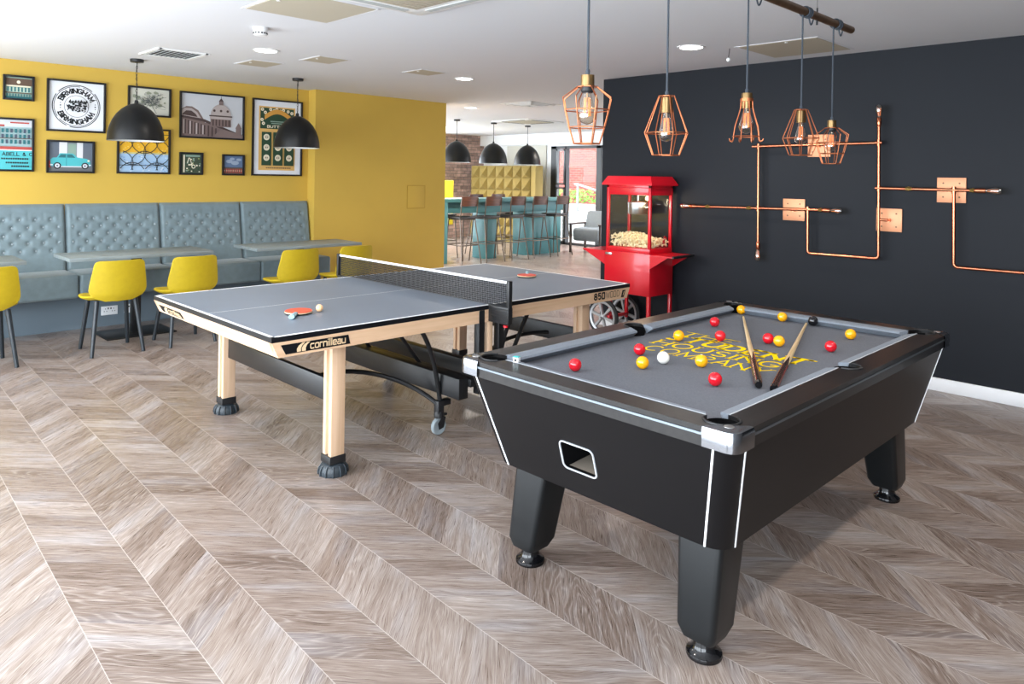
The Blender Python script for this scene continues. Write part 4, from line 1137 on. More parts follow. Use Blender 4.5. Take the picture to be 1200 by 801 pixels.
for k in range(150):
    a = random.uniform(-.19, .19); b = random.uniform(-.11, .10); 
    if abs(a) > .2-abs(b)*.5: continue
    p.rect(.5+a-.016, .5+a+.016, .5+b-.012, .5+b+.014, ink if random.random() < .75 else wht)
for k in range(7): p.poly([(.33+k*.05, .58), (.36+k*.05, .58+random.uniform(.02, .07)), (.385+k*.05, .58)], ink)
for s in (-1, 1): p.disc(.5+s*.315, .5, .014, ink); p.disc(.5+s*.315, .45, .01, ink); p.disc(.5+s*.315, .55, .01, ink)
p.done()
# 3 building sign, cut by the picture edge
p = Pic(-.40, .068, 1.491, 1.991, 'tall framed photo of a turquoise shop sign below a building, at the picture edge', sea)
p.rect(0, 1, .44, 1, paper('facade', 150, 176, 178)); p.rect(0, 1, .86, 1, sky); p.rect(0, .5, .86, .9, redp); p.rect(.6, .95, .93, .96, redp)
for j in range(3):
    for k in range(12): p.rect(.04+k*.08, .085+k*.08, .52+j*.11, .60+j*.11, teald if (k+j) % 3 else navy)
p.rect(0, 1, .62, .635, brn); p.rect(.30, .36, .5, .86, brn)
p.rect(0, 1, .40, .46, redp); p.rect(0, 1, .0, .40, teal); p.rect(0, 1, .38, .40, wht)
p.txt('ABELL & C', .46, .28, .062, .2, ink, serif=.12, gap=.3, width=.235)
for k, (b, a0) in enumerate(((.20, .44), (.12, .52), (.05, .62))):
    q = a0
    while q < .94: p.rect(q, q+.03, b, b+.032, ink); q += .042
p.done()
# 4 little turquoise car
p = Pic(.17, .587, 1.482, 1.80, 'framed photo of a small turquoise car', paper('slate_wall', 96, 104, 116))
p.rect(.24, .78, .12, 1, paper('white_stone', 214, 214, 216)); p.rect(.42, .64, .2, 1, paper('grey_door', 128, 136, 140)); p.rect(.44, .62, .5, .95, sage); p.rect(0, 1, 0, .14, paper('grey_road', 104, 106, 108)); p.rect(.0, .06, .12, .36, redp)
p.poly([(.05, .17), (.05, .40), (.10, .46), (.19, .47), (.26, .62), (.55, .62), (.66, .48), (.88, .44), (.95, .38), (.96, .18)], teal)
p.poly([(.22, .47), (.28, .585), (.39, .585), (.39, .47)], teald); p.poly([(.42, .47), (.42, .585), (.53, .585), (.61, .47)], teald)
p.rect(.40, .41, .18, .58, teald); p.rect(.04, .1, .2, .24, wht); p.rect(.92, .97, .2, .24, wht); p.disc(.91, .37, .025, crm)
for a in (.20, .83): p.disc(a, .19, .085, ink); p.disc(a, .19, .055, sky); p.disc(a, .19, .02, navy)
p.rect(.0, 1, .0, .035, paper('grey_road', 104, 106, 108)); p.done()
# 5 old map behind the lamp
p = Pic(.889, 1.316, 2.088, 2.395, 'framed grey map partly behind the left black pendant shade', paper('map_paper', 206, 204, 190))
random.seed(5); mg = paper('map_grey', 96, 100, 98); mg2 = paper('map_olive', 146, 150, 128)
for k in range(26):
    a, b = random.uniform(.1, .9), random.uniform(.1, .9); r = random.uniform(.02, .06)
    p.poly([(a+r*math.cos(q)*random.uniform(.6, 1.2), b+r*1.3*math.sin(q)*random.uniform(.6, 1.2)) for q in [i*PI/4 for i in range(8)]], mg2)
for k in range(46):
    an = random.random()*6.28; r0, r1 = random.uniform(.02, .16), random.uniform(.15, .5)
    pts = []
    for i in range(5):
        r = r0+(r1-r0)*i/4; a = an+random.uniform(-.16, .16)
        pts.append((min(.96, max(.04, .52+r*math.cos(a))), min(.95, max(.05, .5+1.2*r*math.sin(a)))))
    p.stroke(pts, random.choice((.005, .008, .012)), mg)
for k in range(60):
    a, b = random.gauss(.52, .09), random.gauss(.5, .11); r = random.uniform(.008, .022)
    if abs(a-.52) < .3 and abs(b-.5) < .34: p.rect(a-r, a+r, b-r, b+r, mg)
p.done()
# 6 canal ironwork
p = Pic(.793, 1.316, 1.484, 1.96, 'framed photo of black iron scrollwork over yellow and blue, below the left pendant', yel)
p.rect(0, 1, 0, .46, blu); p.rect(0, 1, .43, .47, paper('straw', 214, 196, 120))
random.seed(9)
for k in range(70):
    a, b = random.random()*.96, random.random()*.96; p.rect(a, a+.03, b, b+.018, paper('pale_straw', 240, 206, 110) if b > .46 else (wht if random.random() < .6 else paper('mid_blue', 120, 160, 206)))
def circ(a, b, r, t=.016):
    pts = []
    for i in range(25):
        x, y = a+r*math.cos(i*PI/12), b+r*1.1*math.sin(i*PI/12)
        if 0.01 < x < .99 and .01 < y < .99: pts.append((x, y))
        else:
            if len(pts) > 1: p.stroke(pts, t, ink)
            pts = []
    if len(pts) > 1: p.stroke(pts, t, ink)
for a, b in ((0, .74), (.5, .74), (1, .74), (0, .2), (.5, .2), (1, .2), (.25, .47), (.75, .47), (.25, 1.0), (.75, 1.0), (.25, -.07), (.75, -.07)): circ(a, b, .27)
for b in (.16, .9): p.stroke([(.0, b), (1, b)], .012, ink)
p.done()
# 7 domed building
p = Pic(1.408, 2.13, 1.884, 2.388, 'large framed sepia photo of a domed stone building', sky)
p.poly([(0, 0), (0, .62), (.08, .70), (.17, .70), (.27, .62), (.34, .46), (.38, .34), (.46, .34), (1, .06), (1, 0)], sepm)
p.poly([(0, .60), (.06, .66), (.16, .66), (.25, .58), (.31, .44), (0, .48)], sepl); p.poly([(.02, .52), (.08, .6), (.16, .6), (.23, .53), (.26, .46), (.02, .50)], sep)
p.poly([(0, .44), (.36, .36), (.99, .03), (.99, .09), (.37, .42), (0, .49)], sep)
for k in range(7): p.rect(.03+k*.05, .055+k*.05, .06, .40-k*.02, sepl if k % 2 == 0 else sepm); p.rect(.055+k*.05, .08+k*.05, .06, .40-k*.02, sep)
for k in range(9): p.rect(.42+k*.06, .445+k*.06, .02, .28-k*.03, sep)
p.rect(.46, .80, .26, .46, sepm); p.rect(.45, .81, .44, .52, sepl); p.rect(.44, .82, .50, .53, sep)
for k in range(6): p.rect(.49+k*.053, .515+k*.053, .28, .43, sep)
p.poly([(.46, .53)] + [(.63-.17*math.cos(i*PI/10), .53+.27*math.sin(i*PI/10)) for i in range(11)] + [(.8, .53)], sepl)
for a in (.52, .63, .74): p.disc(a, .64, .02, sep)
p.rect(.595, .665, .78, .87, sepm); p.poly([(.59, .87), (.63, .95), (.67, .87)], sep); p.rect(.626, .634, .94, .985, sep)
p.rect(.88, .97, .03, .24, sepm); p.poly([(.87, .24), (.925, .38), (.98, .24)], sepm); p.poly([(.5, 0), (1, 0), (1, .08), (.62, .22)], sepm)
p.done()
# 8 small green poster
p = Pic(1.412, 1.666, 1.48, 1.726, 'small framed dark green collage below the domed building', paper('dark_olive', 66, 78, 60))
random.seed(12)
p.rect(.12, .2, .05, .95, crm); p.rect(.24, .95, .86, .95, sage)
for k in range(46):
    a, b = random.uniform(.24, .9), random.uniform(.06, .8); p.rect(a, a+random.uniform(.03, .1), b, b+random.uniform(.03, .08), random.choice((sage, crm, grn, paper('olive', 150, 156, 96), grn)))
p.stroke([(.3+.3*i/10, .55+.25*math.sin(i*.5)) for i in range(11)], .03, crm); p.disc(.6, .35, .1, crm); p.disc(.6, .35, .06, grn); p.done()
# 9 stormy sky
p = Pic(1.882, 2.139, 1.48, 1.718, 'small framed photo of dark blue clouds over a roof edge', paper('storm_blue', 92, 112, 142))
for a, b, r in ((.3, .7, .22), (.6, .62, .26), (.8, .8, .17), (.45, .84, .16)): p.disc(a, b, r*.8, paper('cloud', 148, 162, 182), ry=r*.45)
p.rect(0, 1, 0, .34, brn); p.rect(0, 1, .34, .38, navy)
for k in range(9): p.rect(.03+k*.11, .085+k*.11, .05, .28, redp)
for k in range(9): p.rect(.035+k*.11, .08+k*.11, .16, .19, crm)
p.done()
# 10 buttons card
p = Pic(2.227, 2.862, 1.482, 2.384, 'tall framed green poster of carded white buttons', wht)
p.rect(.11, .88, .055, .925, tan); p.rect(.14, .85, .62, .905, grn)
random.seed(4)
for a, b in ((.18, .88), (.24, .84), (.35, .885), (.48, .89), (.62, .885), (.72, .87), (.80, .85), (.17, .74), (.20, .69), (.82, .78), (.78, .72), (.42, .87), (.55, .87)): p.disc(a, b, .032, crm); p.disc(a, b, .01, grn)
band = []
for i in range(13): q = i/12; band.append((.22+.55*q, .745+.085*math.sin(PI*q)))
for i in range(12): p.g.poly([p.P(band[i][0], band[i][1]-.005), p.P(band[i+1][0], band[i+1][1]-.005), p.P(band[i+1][0], band[i+1][1]+.06), p.P(band[i][0], band[i][1]+.06)], p.mi(org))
p.up()
p.rect(.34, .66, .715, .728, sage); p.rect(.36, .64, .69, .702, sage)
p.txt('BUTTONS', .28, .635, .032, .22, crm, gap=.25, width=.27)
for k in range(3):
    p.rect(.165+k*.235, .165+.20+k*.235, .12, .575, grn)
    for j in range(3):
        a, b = .265+k*.235, .505-j*.14; p.disc(a, b, .062, crm); p.disc(a, b, .042, paper('button_shade', 206, 198, 176)); p.rect(a-.026, a-.008, b-.007, b+.007, brn); p.rect(a+.008, a+.026, b-.007, b+.007, brn)
q = .25
while q < .75: p.rect(q, q+.022, .08, .095, brn); q += .033
p.done()

# ------------------------------------------------------------------ black dome pendants
def dome_pendant(x, y, label, s=1.0, zb=1.79, grp='black dome pendants over the dining tables', stem='chain'):
    t = thing('dome_pendant_lamp', label, 'pendant lamp', (x, y, H), 0, grp)
    g = G(); g.lathe([(.058, 0), (.058, -.024), (.054, -.028), (0, -.028)], n=28); g.make('ceiling_rose', M['black_plastic'], t)
    zt = zb+.345*s-H
    g = G()
    if stem == 'chain':
        z = -.03; k = 0
        while z > zt+.03:
            c = V(0, 0, z-.016); ax = V(1, 0, 0) if k % 2 else V(0, 1, 0)
            g.tube([c + ax*(.007*math.cos(i*PI/5)) + V(0, 0, .017*math.sin(i*PI/5)) for i in range(10)], .0018, 5, closed=True); z -= .027; k += 1
        g.tube([(.004, 0, -.028), (-.005, .003, zt*.3), (.005, -.003, zt*.7), (0, 0, zt)], .0028, 6)
    else: g.cyl((0, 0, -.028), (0, 0, zt), .006, n=8)
    g.lathe([(.012, zt+.03), (.016, zt+.02), (.02, zt-.004)], n=16); g.make('chain' if stem == 'chain' else 'stem', M['black_cord'], t)
    prof = [(.018, .345), (.05, .335), (.085, .318), (.125, .288), (.165, .244), (.197, .19), (.22, .13), (.234, .07), (.24, .0)]
    g = G(); zz = zb-H
    out = [(r*s, zz+h*s) for r, h in prof]; inn = [((r-.004)*s, zz+h*s-.004) for r, h in prof]; inn[-1] = ((.236)*s, zz)
    g.lathe([(0, out[0][1]+.002)] + out, n=48, m=0); g.lathe([out[-1]] + inn[::-1] + [(0, inn[0][1])], n=48, m=1)
    g.make('shade', [M['shade_black'], M['shade_white']], t, 50)
    g = G(); g.sphere((0, 0, zz+.14*s), .04, u=16, v=10); g.cyl((0, 0, zz+.17*s), (0, 0, zz+.33*s), .018); g.make('bulb', M['shade_white'], t)
    return t
dome_pendant(.683, 4.08, 'large black dome pendant hanging in front of the grey map')
dome_pendant(2.31, 4.10, 'large black dome pendant hanging in front of the buttons poster')
for x, l in ((6.985, 'black dome pendant over the bar nearest the yellow wall'), (7.90, 'middle black dome pendant over the bar'), (8.825, 'black dome pendant over the bar nearest the window')):
    dome_pendant(x, 6.95, l, 1.12, 1.765, 'black dome pendants over the teal bar', 'stem')

# ------------------------------------------------------------------ hanging pipe with five caged lamps
PZ, PYY = 2.39, -1.5
t = thing('hanging_pipe', 'dark bronze ceiling pipe carrying the five caged lamps', 'pipe', (1.3, PYY, PZ))
g = G(); g.cyl((-1.6, 0, 0), (1.47, 0, 0), .021, n=20); g.make('tube', M['bronze_pipe'], t)
for x in (-1.2, .25, 1.0):
    g = G(); g.cyl((x, 0, .02), (x, 0, H-PZ), .0012, n=5); g.cyl((x, 0, .02), (x, 0, .045), .005, n=8); g.cyl((x, 0, -.045), (x, 0, -.018), .005, n=8); g.make('suspension_wire', M['black_cord'], t)
def bulb(parent, z0, z1, r):
    """edison bulb hanging from z0 down to z1"""
    L_ = z0-z1; g = G()
    g.lathe([(r*.42, z0), (r*.45, z0-L_*.1), (r*.62, z0-L_*.3), (r*.86, z0-L_*.52), (r, z0-L_*.70), (r*.93, z0-L_*.83), (r*.62, z0-L_*.94), (0, z1)], n=28)
    b = g.make('bulb', M['bulb_glass'], parent)
    g = G()
    for k in range(6):
        a = k*PI/3; c, s = math.cos(a)*r*.36, math.sin(a)*r*.36
        g.cyl((c*.8, s*.8, z0-L_*.18), (c, s, z0-L_*.74), .0022, n=6)
    g.make('filament', M['filament'], b)
    g = G(); g.cyl((0, 0, z0), (0, 0, z0-L_*.3), .004, .002, n=8); g.make('stem', M['brass'], b)
    return b
def wire_ring(g, r, z, n, t=.0022, rot=0.0):
    g.tube([(r*math.cos(rot+2*PI*i/n), r*math.sin(rot+2*PI*i/n), z) for i in range(n)], t, 6, closed=True)
def cage_lamp(x, typ, ztop, label, rot=0.0):
    t = thing('caged_pendant_lamp', label, 'pendant lamp', (x, PYY, ztop), rot, 'caged copper pendants on the pipe')
    zp = PZ-ztop
    g = G(); g.cyl((0, 0, .018), (0, 0, zp-.021), .0042, n=10)
    pts = []                                                   # cord wound round the pipe
    for i in range(52):
        a = -PI/2 + i*2*PI/16; pts.append((.012+.0012*i, .0255*math.cos(a), zp+.0255*math.sin(a)))
    cord_pts = [Matrix.Rotation(-rot, 3, 'Z') @ V(*q) for q in pts]
    g.tube(cord_pts, .0042, 6)
    lp = [(.075+.03*math.sin(i*PI/8), 0, zp-.022-.035*math.sin(i*PI/8)) for i in range(9)]
    g.tube([Matrix.Rotation(-rot, 3, 'Z') @ V(.075+.05*i/8, 0, zp-.026-.03*math.sin(i*PI/8)) for i in range(9)], .004, 6)
    g.lathe([(.007, .0), (.008, .014), (.006, .02), (.004, .022)], n=12)
    g.make('cord', M['cord'], t)
    tw = .0022
    if typ == 'urn':
        g = G(); g.lathe([(0, 0), (.0235, 0), (.0238, -.041), (0, -.041)], n=24); g.make('lamp_holder', M['brass'], t)
        g = G(); g.lathe([(.023, -.041), (.023, -.055), (.018, -.062), (0, -.062)], n=20); g.make('holder_ring', M['black_plastic'], t)
        lv = [(.036, -.041), (.089, -.080), (.081, -.122), (.066, -.182), (.048, -.238)]; n = 8
        g = G()
        for r, z in (lv[0], lv[2], lv[3], lv[4]): wire_ring(g, r, z, 8, tw)
        for k in range(n):
            a = 2*PI*k/n; g.tube([(r*math.cos(a), r*math.sin(a), z) for r, z in lv], tw, 6)
        g.make('cage', M['copper_wire'], t); bulb(t, -.058, -.172, .032)
    elif typ == 'diamond':
        g = G(); g.lathe([(0, -.006), (.0225, -.006), (.0235, -.066), (0, -.066)], n=24); g.make('lamp_holder', M['brass'], t)
        lv = [(.032, 0), (.0875, -.146), (.055, -.233)]; n = 8
        g = G()
        for r, z in lv: wire_ring(g, r, z, 8, tw)
        for k in range(n):
            a = 2*PI*k/n; g.tube([(r*math.cos(a), r*math.sin(a), z) for r, z in lv], tw, 6)
        g.make('cage', M['copper_wire'], t); bulb(t, -.066, -.181, .030)
    else:
        g = G(); g.lathe([(0, 0), (.024, 0), (.0255, -.024), (.0255, -.038), (.024, -.07), (0, -.07)], n=24); g.make('lamp_holder', M['brass'], t)
        g = G(); g.lathe([(.026, -.024), (.030, -.025), (.030, -.038), (.026, -.039)], n=24); g.box((.034, 0, -.031), (.016, .012, .014)); g.make('clamp_band', M['copper_wire'], t)
        g = G(); wire_ring(g, .060, -.198, 24, tw)
        for k in range(8):
            a = 2*PI*k/8; pr = [(.027, -.038), (.029, -.07), (.040, -.11), (.053, -.15), (.059, -.19), (.060, -.205), (.062, -.216), (.068, -.221), (.076, -.218), (.080, -.209)]
            g.tube([(r*math.cos(a), r*math.sin(a), z) for r, z in pr], .0026, 6)
        g.make('cage', M['copper_wire'], t); bulb(t, -.07, -.187, .034)
cage_lamp(.405, 'urn', 1.871, 'urn shaped copper cage lamp nearest the camera, in front of the window', .25)
cage_lamp(.897, 'diamond', 1.842, 'diamond shaped copper cage lamp above the popcorn machine', .10)
cage_lamp(1.548, 'bell', 1.914, 'bell shaped copper cage lamp with hooked wire ends', .1)
cage_lamp(2.125, 'diamond', 1.882, 'diamond shaped copper cage lamp in front of the copper wall plate', .35)
cage_lamp(2.518, 'urn', 1.853, 'urn shaped copper cage lamp furthest along the pipe', .1)

# ------------------------------------------------------------------ copper pipe wall light
XP = 4.35
CW = thing('pipe_wall_light', 'branching copper pipe wall light with small bulbs on the dark wall', 'wall light', (XD, -.75, 1.4))
CO = V(XD, -.75, 1.4)
def cp(y, z, x=XP): return V(x, y, z) - CO
def pipe(pts, r=.0115):
    g = G(); g.tube([cp(*q) for q in pts], r, 12); return g.make('pipe', M['copper'], CW)
def rounded(a, b, c, r=.03, n=6):
    a, b, c = V(*a), V(*b), V(*c); p = b + (a-b).normalized()*r; q = b + (c-b).normalized()*r
    return [tuple((1-t)**2*p + 2*t*(1-t)*b + t*t*q) for t in [i/n for i in range(n+1)]]
pipe([(-.10, 1.81), (-1.125, 1.82)])
pipe([(-.156, 1.81), (-.166, .985)])
pipe([(.45, 1.273), (-.71, 1.287)])
pipe([(-.592, 1.285)] + rounded((-.592, 1.2), (-.596, .930), (-.7, .931)) + rounded((-1.0, .935), (-1.141, .936), (-1.14, 1.0)) + [(-1.128, 1.955)])
pipe([(-1.135, 1.474), (-1.78, 1.471)])
pipe([(-1.64, 1.471)] + rounded((-1.64, 1.1), (-1.648, .922), (-1.7, .921)) + [(-2.5, .926)])
for c, d in (((-.156, 1.81), 'z'), ((-.161, 1.279), 'x'), ((-.592, 1.286), 'y'), ((-1.128, 1.821), 'x'), ((-1.134, 1.474), 'z'), ((-1.64, 1.471), 'y')):
    g = G(); p_ = cp(*c)
    g.cyl(p_-V(0, .024, 0), p_+V(0, .024, 0), .0145, n=12); g.cyl(p_-V(0, 0, .024), p_+V(0, 0, .024), .0145, n=12); g.make('tee_joint', M['copper'], CW)
for y, z in ((-.08, 1.278), (-1.345, 1.4735), (-.70, 1.2875), (.32, 1.275), (-1.76, 1.471)):
    g = G(); p_ = cp(y, z)
    g.cyl(p_-V(0, .022, 0), p_+V(0, .022, 0), .014, n=6); g.cyl(p_-V(0, .007, 0), p_+V(0, .007, 0), .018, n=6); g.make('compression_fitting', M['brass_bright'], CW)
def wall_bulb(y, z, d):
    d = V(*d).normalized(); p0 = cp(y, z)
    g = G(); g.lathe([(.013, -.01), (.016, 0), (.018, .012), (.018, .055), (.015, .06), (0, .06)], p0, 16, axis=d); h = g.make('lamp_holder', M['copper'], CW)
    g = G(); g.lathe([(.013, .058), (.015, .07), (.023, .09), (.0285, .117), (.027, .138), (.018, .154), (0, .161)], p0, 20, axis=d); b = g.make('bulb', M['bulb_gold'], CW)
    ax = d.orthogonal().normalized(); ay = d.cross(ax); g = G()
    for k in range(4):
        q = ax*math.cos(k*PI/2)*.008 + ay*math.sin(k*PI/2)*.008; g.cyl(p0 + d*.07 + q, p0 + d*.13 + q*1.4, .0016, n=5)
    g.make('filament', M['filament'], b)
wall_bulb(-.712, 1.287, (0, -1, 0)); wall_bulb(.448, 1.273, (0, 1, -.01)); wall_bulb(-.167, .985, (0, 0, -1)); wall_bulb(-1.128, 1.955, (0, 0, 1)); wall_bulb(-1.775, 1.471, (0, -1, 0))
for (y0, y1, z0, z1, sy, sz) in ((-.553, -.737, 1.719, 1.901, -.645, 1.815), (-.35, -.537, 1.187, 1.368, -.445, 1.283), (-1.097, -1.28, 1.143, 1.319, -1.1365, 1.235), (-1.513, -1.699, 1.379, 1.56, -1.6, 1.472)):
    g = G(); yc, zc = (y0+y1)/2, (z0+z1)/2
    g.box(V(XD-.006, yc, zc)-CO, (.012, abs(y1-y0), z1-z0), 0, .0015)
    pl_ = g.make('wall_plate', M['copper_plate'], CW)
    g = G()
    for a in (-1, 1):
        for b in (-1, 1): g.cyl(V(XD-.012, yc+a*.052, zc+b*.05)-CO, V(XD-.0145, yc+a*.052, zc+b*.05)-CO, .0065, n=10)
    g.make('screws', M['bronze_pipe'], pl_)
    g = G(); g.cyl(V(XD-.012, yc, zc)-CO, V(XD-.03, yc, zc)-CO, .016, n=14)
    g.tube([V(XD-.02, yc, zc)-CO, V(XP+.02, yc, zc)-CO, V(XP, sy, sz)-CO], .0105, 10); g.make('standoff', M['copper'], pl_)

# ------------------------------------------------------------------ popcorn cart and popper
CX0, CX1, CY0, CY1 = 3.995, 4.375, .695, 1.21
cart = thing('popcorn_cart', 'red popcorn cart with two spoked wheels by the end of the dark wall', 'cart', ((CX0+CX1)/2, (CY0+CY1)/2, 0))
cc = V((CX0+CX1)/2, (CY0+CY1)/2, 0)
def cb(g, x0, x1, y0, y1, z0, z1, m=0, bev=.003): g.bb(x0-cc.x, x1-cc.x, y0-cc.y, y1-cc.y, z0, z1, m, bev)
g = G(); cb(g, CX0, CX1, CY0, CY1, .44, .83); g.make('cabinet', M['cart_red'], cart)
for x in (CX0+.002, CX1-.032):
    g = G(); cb(g, x, x+.03, CY0+.002, CY0+.032, 0, .445); g.make('leg', M['cart_red'], cart)
for x in (CX0+.05, CX1-.07):
    g = G(); cb(g, x, x+.022, 1.165, 1.195, .15, .445); g.make('axle_bracket', M['cart_red'], cart)
g = G(); cb(g, CX0+.03, CX1-.04, 1.165, 1.195, .17, .20); g.make('cross_bar', M['cart_red'], cart)
g = G(); g.cyl(V(CX0-.03, 1.235, .178)-cc, V(CX1+.02, 1.235, .178)-cc, .009, n=12); g.make('axle', M['brushed'], cart)
def shelf(y0, y1):
    g = G(); s = 1 if y1 > y0 else -1
    z1 = .812
    g.prism([V(CX0, y0, z1)-cc, V(CX1, y0, z1)-cc, V(CX1-.02, y1, z1)-cc, V(CX0+.02, y1, z1)-cc], (0, 0, .012))
    for x in (CX0, CX1-.006):
        g.prism([V(x, y0, z1+.004)-cc, V(x, y1-s*.03, z1+.004)-cc, V(x, y0, .695)-cc], (.006, 0, 0))
    o = g.make('side_shelf', M['cart_red'], cart)
    if s < 0:
        g = G(); g.cyl(V(CX0+.02, y1-.004, z1+.006)-cc, V(CX1-.02, y1-.004, z1+.006)-cc, .012, n=12); g.make('push_handle', M['black_plastic'], o)
shelf(CY1, 1.50); shelf(CY0, .47)
g = G(); cb(g, CX0-.006, CX0, 1.125, 1.20, .79, .812, 0, .002); g.make('latch', M['brushed'], cart)
def wheel(x):
    y, z, R_ = 1.235, .180, .18
    c = V(x, y, z)-cc; g = G(); A = V(-1, 0, 0)
    g.lathe([(R_-.028, -.014), (R_-.008, -.016), (R_, -.01), (R_, .01), (R_-.008, .016), (R_-.028, .014)], c, 48, axis=A); ty = g.make('wheel', M['tyre'], cart)
    g = G(); g.lathe([(R_-.052, -.008), (R_-.05, -.014), (R_-.03, -.018), (R_-.026, -.012), (R_-.026, .012), (R_-.03, .018), (R_-.05, .014), (R_-.052, .008), (R_-.052, -.008)], c, 48, axis=A)
    for k in range(6):
        a = k*PI/3+.25; d = V(0, math.cos(a), math.sin(a)); n = V(0, -d.z, d.y)
        g.loft([[c + d*.024 + n*.011 - A*.008, c + d*.024 - n*.011 - A*.008, c + d*.024 - n*.008 + A*.012, c + d*.024 + n*.008 + A*.012],
                [c + d*(R_-.045) + n*.017 - A*.008, c + d*(R_-.045) - n*.017 - A*.008, c + d*(R_-.045) - n*.013 + A*.012, c + d*(R_-.045) + n*.013 + A*.012]], 0, False)
    g.lathe([(0, .026), (.018, .024), (.026, .014), (.028, -.012), (0, -.014)], c, 20, axis=A)
    g.make('spokes', M['spoke'], ty)
wheel(CX0+.02); wheel(CX1-.01)
# popper box standing on the cart
pp = thing('popcorn_popper', 'red glass-sided popcorn popper standing on the cart', 'popcorn machine', (cc.x, cc.y, .83))
pc = V(cc.x, cc.y, .83)
def pb(g, x0, x1, y0, y1, z0, z1, m=0, bev=.002): g.bb(x0-pc.x, x1-pc.x, y0-pc.y, y1-pc.y, z0-.83, z1-.83, m, bev)
a0, a1, b0, b1 = CX0+.008, CX1-.008, CY0+.008, CY1-.008
g = G(); pb(g, a0, a1, b0, b1, .831, .872); pb(g, a0+.02, a1-.02, b0+.02, b1-.02, .862, .875); g.make('base', M['cart_red'], pp)
for x in (a0, a1-.025):
    for y in (b0, b1-.025):
        g = G(); pb(g, x, x+.025, y, y+.025, .87, 1.46); g.make('corner_post', M['cart_red'], pp)
g = G()
pb(g, a0+.001, a0+.012, b0+.01, b1-.01, 1.365, 1.46); pb(g, a1-.012, a1-.001, b0+.01, b1-.01, 1.365, 1.46); pb(g, a0+.01, a1-.01, b0+.001, b0+.012, 1.365, 1.46); pb(g, a0+.01, a1-.01, b1-.012, b1-.001, 1.365, 1.46)
pb(g, a0, a1, b0, b1, 1.43, 1.46); g.make('header', M['cart_red'], pp)
g = G()
r0 = [V(a0-.035, b0-.035, 1.455)-pc, V(a1+.035, b0-.035, 1.455)-pc, V(a1+.035, b1+.035, 1.455)-pc, V(a0-.035, b1+.035, 1.455)-pc]
r1 = [q + V(0, 0, .012) for q in r0]
r2 = [V(a0+.005, b0+.005, 1.54)-pc, V(a1-.005, b0+.005, 1.54)-pc, V(a1-.005, b1-.005, 1.54)-pc, V(a0+.005, b1-.005, 1.54)-pc]
g.loft([r0, r1, r2], 0, False); g.make('roof', M['cart_red'], pp)
for nm in range(1):
    g = G(); pb(g, a0+.004, a0+.008, b0+.02, b1-.02, .872, 1.37, 0, 0); g.make('glass_pane', M['pane'], pp)
    g = G(); pb(g, a1-.008, a1-.004, b0+.02, b1-.02, .872, 1.37, 0, 0); g.make('glass_pane', M['pane'], pp)
    g = G(); pb(g, a0+.02, a1-.02, b0+.004, b0+.008, .872, 1.37, 0, 0); g.make('glass_pane', M['pane'], pp)
    g = G(); pb(g, a0+.02, a1-.02, b1-.008, b1-.004, .872, 1.37, 0, 0); g.make('glass_pane', M['pane'], pp)
kc = V(4.20, .98, 0)-pc+V(0, 0, .83)
g = G(); g.lathe([(0, 1.18-.83), (.088, 1.18-.83), (.094, 1.19-.83), (.094, 1.275-.83), (.098, 1.28-.83), (.098, 1.29-.83), (.0, 1.305-.83)], V(kc.x, kc.y, 0), 32); kt = g.make('kettle', M['brushed'], pp)
g = G(); g.cyl(V(kc.x, kc.y, 1.3-.83), V(kc.x, kc.y, 1.44-.83), .01, n=10); g.tube([V(kc.x, kc.y-.07, 1.24-.83), V(kc.x, kc.y-.13, 1.25-.83), V(kc.x, kc.y-.13, 1.43-.83)], .007, 8); g.make('hanger', M['brushed'], kt)
g = G(); g.sphere(V(4.16, .84, 1.335)-V(pc.x, pc.y, .83), .022, u=14, v=10); g.make('lamp_bulb', mat('warm_popper_bulb', (1, .8, .5, 1), .5, emit=(1, .72, .36, 1), es=5), pp)
ld = bpy.data.lights.new('popper_lamp', 'POINT'); ld.energy = 2.5; ld.color = (1, .78, .5); ld.shadow_soft_size = .05
lo = bpy.data.objects.new('popper_lamp', ld); COL.objects.link(lo); lo.parent = pp; lo.location = V(4.13, .86, 1.29)-V(pc.x, pc.y, .83)
g = G(); g.box(V(4.31, .75, .93)-pc+V(0,0,0), (.05, .004, .09), rot=Matrix.Rotation(.5, 3, 'Y')); g.make('scoop', M['cart_red'], pp)
random.seed(21); g = G()
for k in range(1100):
    x = random.uniform(a0+.022, a1-.022); y = random.uniform(b0+.022, b1-.022)
    hh = .925 + .035*(1-((x-4.185)/.2)**2) + .03*math.sin(y*14)*.5 + .028*max(0, (y-.9))/.3
    z = random.uniform(.885, hh+.02); r = random.uniform(.008, .0125)
    q = bmesh.ops.create_icosphere(g.b, subdivisions=1, radius=r, matrix=Matrix.Translation((x-4.185, y-.95, z-.875)))
    for v in q['verts']: v.co += V(random.uniform(-1, 1), random.uniform(-1, 1), random.uniform(-1, 1))*r*.35
o = g.make('popcorn', M['popcorn']); o.location = (4.185, .95, .875); o['kind'] = 'stuff'; tag(o, 'heap of yellow-white popcorn behind the popper glass', 'popcorn')

